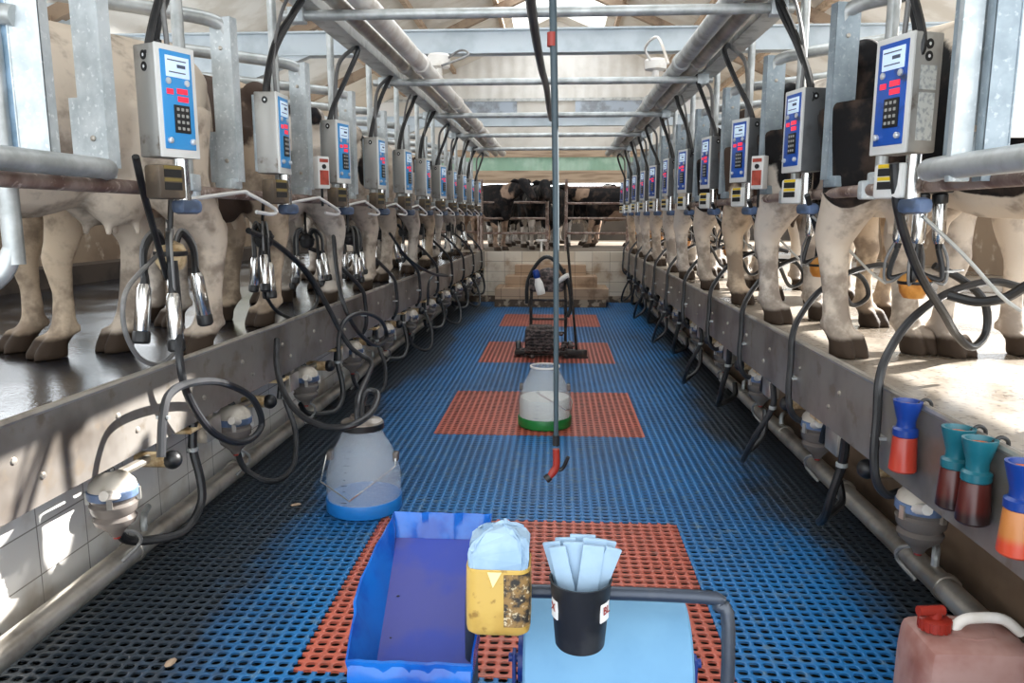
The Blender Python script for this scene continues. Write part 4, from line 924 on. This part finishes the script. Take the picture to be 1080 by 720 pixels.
# cup
cy_ = 1.342; ct = P(612.5, 609, Y=cy_); cb = P(614, 681, Y=cy_-.01)
o = thing('cup', 'black cup holding folded paper strips on the trolley bar', 'cup', (ct.x, cy_, cb.z)); hh = ct.z-cb.z
rt = (P(646, 615, Y=cy_).x-P(580, 615, Y=cy_).x)/2; rb = (P(640, 681, Y=cy_).x-P(588, 681, Y=cy_).x)/2
MB().lathe([(.0, 0), (rb-.002, 0), (rb, .003), (rt-.001, hh-.004), (rt+.001, hh), (rt-.003, hh), (rb-.003, .006), (0, .006)], 36).build('wall', 'blackcup', o)
def stick(parent, ang, txt, z, w, h):
    """white printed label curved round the cup"""
    b = MB(); rr = rb+(rt-rb)*z/hh+.0012; rg = []
    for i in range(5):
        a = ang+(i/4-.5)*w/rr
        rg.append([V(((rr-.0*j)*math.cos(a)+0, rr*math.sin(a), z+dz)) for j, dz in ((0, -h/2), (1, h/2))]+[V(((rr-.002)*math.cos(a), (rr-.002)*math.sin(a), z+dz)) for dz in (h/2, -h/2)])
    b.rings(rg); lb = b.build('label', 'white', parent)
    cu = bpy.data.curves.new('t', 'FONT'); cu.body = txt; cu.size = .022; cu.align_x = 'CENTER'; cu.align_y = 'CENTER'; cu.extrude = .0004
    to = bpy.data.objects.new('t', cu); C.objects.link(to); dg = bpy.context.evaluated_depsgraph_get(); dg.update()
    me = bpy.data.meshes.new_from_object(to.evaluated_get(dg)); bpy.data.objects.remove(to)
    q = bpy.data.objects.new('letters', me); C.objects.link(q); me.materials.clear(); me.materials.append(M['red']); q.parent = lb
    q.location = ((rr+.0016)*math.cos(ang), (rr+.0016)*math.sin(ang), z+.004); q.rotation_euler = (PI/2, 0, ang+PI/2)
stick(o, -PI/2-1.12, 'X', hh*.62, .024, .036); stick(o, -PI/2+.98, 'BL', hh*.62, .03, .036)
for i, (a, w, hgt, dx, dy, lean) in enumerate(((-.30, .026, .085, -.032, .016, -.28), (-.16, .03, .088, -.02, .026, -.12), (-.2, .024, .082, -.026, -.008, -.22), (.0, .036, .094, .002, .03, .02), (-.05, .03, .086, -.012, .004, -.04), (.12, .034, .094, .014, .012, .14), (.2, .028, .09, .026, .02, .26), (.1, .03, .088, .012, -.014, .12), (.25, .024, .084, .03, -.002, .34))):
    rot = Ry(lean) @ Rz(a)
    b = MB(); b.box((0, 0, .05), (w*1.35, .007, .12), bev=.0015); 
    s_ = tag(b.build('paper_strip', 'strip'), 'pale folded paper strip standing in the black cup', 'paper strip', 'paper strips in the black cup')
    s_.matrix_world = Matrix.Translation((ct.x+dx*.8, cy_+dy*.8, ct.z+hgt*.75-.105)) @ rot.to_4x4()
# jar
jt = P(526.5, 589, Y=cy_); jb_ = P(526.5, 663, Y=cy_-.02); jw = (P(560, 610, Y=cy_).x-P(493, 610, Y=cy_).x)/2
o = thing('cut_jar', 'cut down yellow plastic jar with worn brown label', 'jar', (jt.x, cy_, jb_.z)); jh = jt.z-jb_.z; jd = jw*.82
def rrect(w, d, r, z, n=6):
    out = []
    for cx_, cy2, a0 in ((w-r, d-r, 0), (-w+r, d-r, PI/2), (-w+r, -d+r, PI), (w-r, -d+r, 1.5*PI)):
        for i in range(n+1): a = a0+PI/2*i/n; out.append(V((cx_+r*math.cos(a), cy2+r*math.sin(a), z)))
    return out
b = MB(); rg = [rrect(jw*.88, jd*.86, .02, 0), rrect(jw*.97, jd*.97, .022, .006), rrect(jw, jd, .024, .016), rrect(jw, jd, .024, jh*.5), rrect(jw*.985, jd*.985, .024, jh-.002), rrect(jw*.985-.002, jd*.985-.002, .024, jh), rrect(jw-.005, jd-.005, .022, jh*.5), rrect(jw*.88, jd*.86, .02, .008)]
b.rings(rg); b.build('wall', 'jar', o)
arc_ = [V((jw*.2, -jd, 0)), V((jw*.4, -jd, 0))]+[V((jw-.024+.024*math.cos(a), -jd+.024+.024*math.sin(a), 0)) for a in [-PI/2+i*PI/12 for i in range(6)]]
lbm = MB(); rg = []
for i, p in enumerate(arc_):
    n_ = V((0, -1, 0)) if i < 2 else (p-V((jw-.024, -jd+.024, 0))).normalized(); q0 = p+n_*.0012; q1 = p-n_*.001
    rg.append([V((q0.x, q0.y, jh*.16)), V((q0.x, q0.y, jh*.94)), V((q1.x, q1.y, jh*.94)), V((q1.x, q1.y, jh*.16))])
lbm.rings(rg); lbm.build('label', 'jarlabel', o)
b = MB(); b.prism([(-.012, 0), (.014, 0), (-.002, -.03)], .0015, Matrix.Translation((-.006, -jd-.0005, jh-.003)) @ Rx(PI/2).to_4x4()); b.build('fold', 'pale_tri', o)
# paper in the jar
b = MB(); rg = []; rn = random.Random(4)
for i, (z, k) in enumerate(((-.05, .86), (-.01, .9), (.02, .92), (.036, .9), (.05, .78), (.058, .5), (.06, .2))):
    ring = rrect(jw*k, jd*k, .016*k, 0, 8)
    rg.append([V((p.x+rn.uniform(-.004, .004)*(i > 1), p.y+rn.uniform(-.004, .004)*(i > 1), z+(.006*math.sin(p.x*90+1)+rn.uniform(-.005, .005))*(i > 1)+(.006 if i > 2 and p.x > -.03 else -.004 if i > 2 else 0))) for p in ring])
b.rings(rg); q = b.build('paper_wad', 'strip', None, smooth=False); q.location = (jt.x, cy_, jt.z); tag(q, 'crumpled wad of pale paper stuffed in the yellow jar', 'paper')
b2 = q.modifiers.new('s', 'SUBSURF'); b2.levels = 0; b2.render_levels = 0
q = MB(); q.tube([V((0, jd+.002, jh*.86)), V((0, jd+.016, jh*.93)), V((0, jd+.02, jh*.97))], .004, 6); q.build('hanger', 'chrome', o)
# stray leaf litter on the mat
for i, (px, py) in enumerate(((312, 533), (180, 700))):
    p = P(px, py, Z=0); q = MB().ball((0, 0, .006), (.03, .018, .006), 8).build('feed_scrap', 'tan'); q.location = p; q.rotation_euler = (0, 0, .5+i)
    tag(q, ['small tan scrap on the floor left of the blue bucket', 'small tan scrap on the floor near the left picture corner'][i], 'scrap')
# ------------------------------------------------------------------ light
w = bpy.data.worlds.new('world'); bpy.context.scene.world = w; w.use_nodes = True
bg = w.node_tree.nodes['Background']; bg.inputs[0].default_value = (.91, .96, 1, 1); bg.inputs[1].default_value = 3.3
sd = bpy.data.lights.new('sun', 'SUN'); sd.energy = 20; sd.angle = .01; sd.color = (1, .97, .92)
so = bpy.data.objects.new('sun', sd); C.objects.link(so)
el = math.radians(28); az = math.radians(32)
d = V((math.cos(az)*math.cos(el), math.sin(az)*math.cos(el), math.sin(el)))      # towards the sun: low on the right, ahead of the camera
so.rotation_euler = d.to_track_quat('Z', 'Y').to_euler()
vs = bpy.context.scene.view_settings
vs.view_transform = 'Standard'; vs.look = 'None'; vs.gamma = 1; vs.use_curve_mapping = False; vs.exposure = 0.2
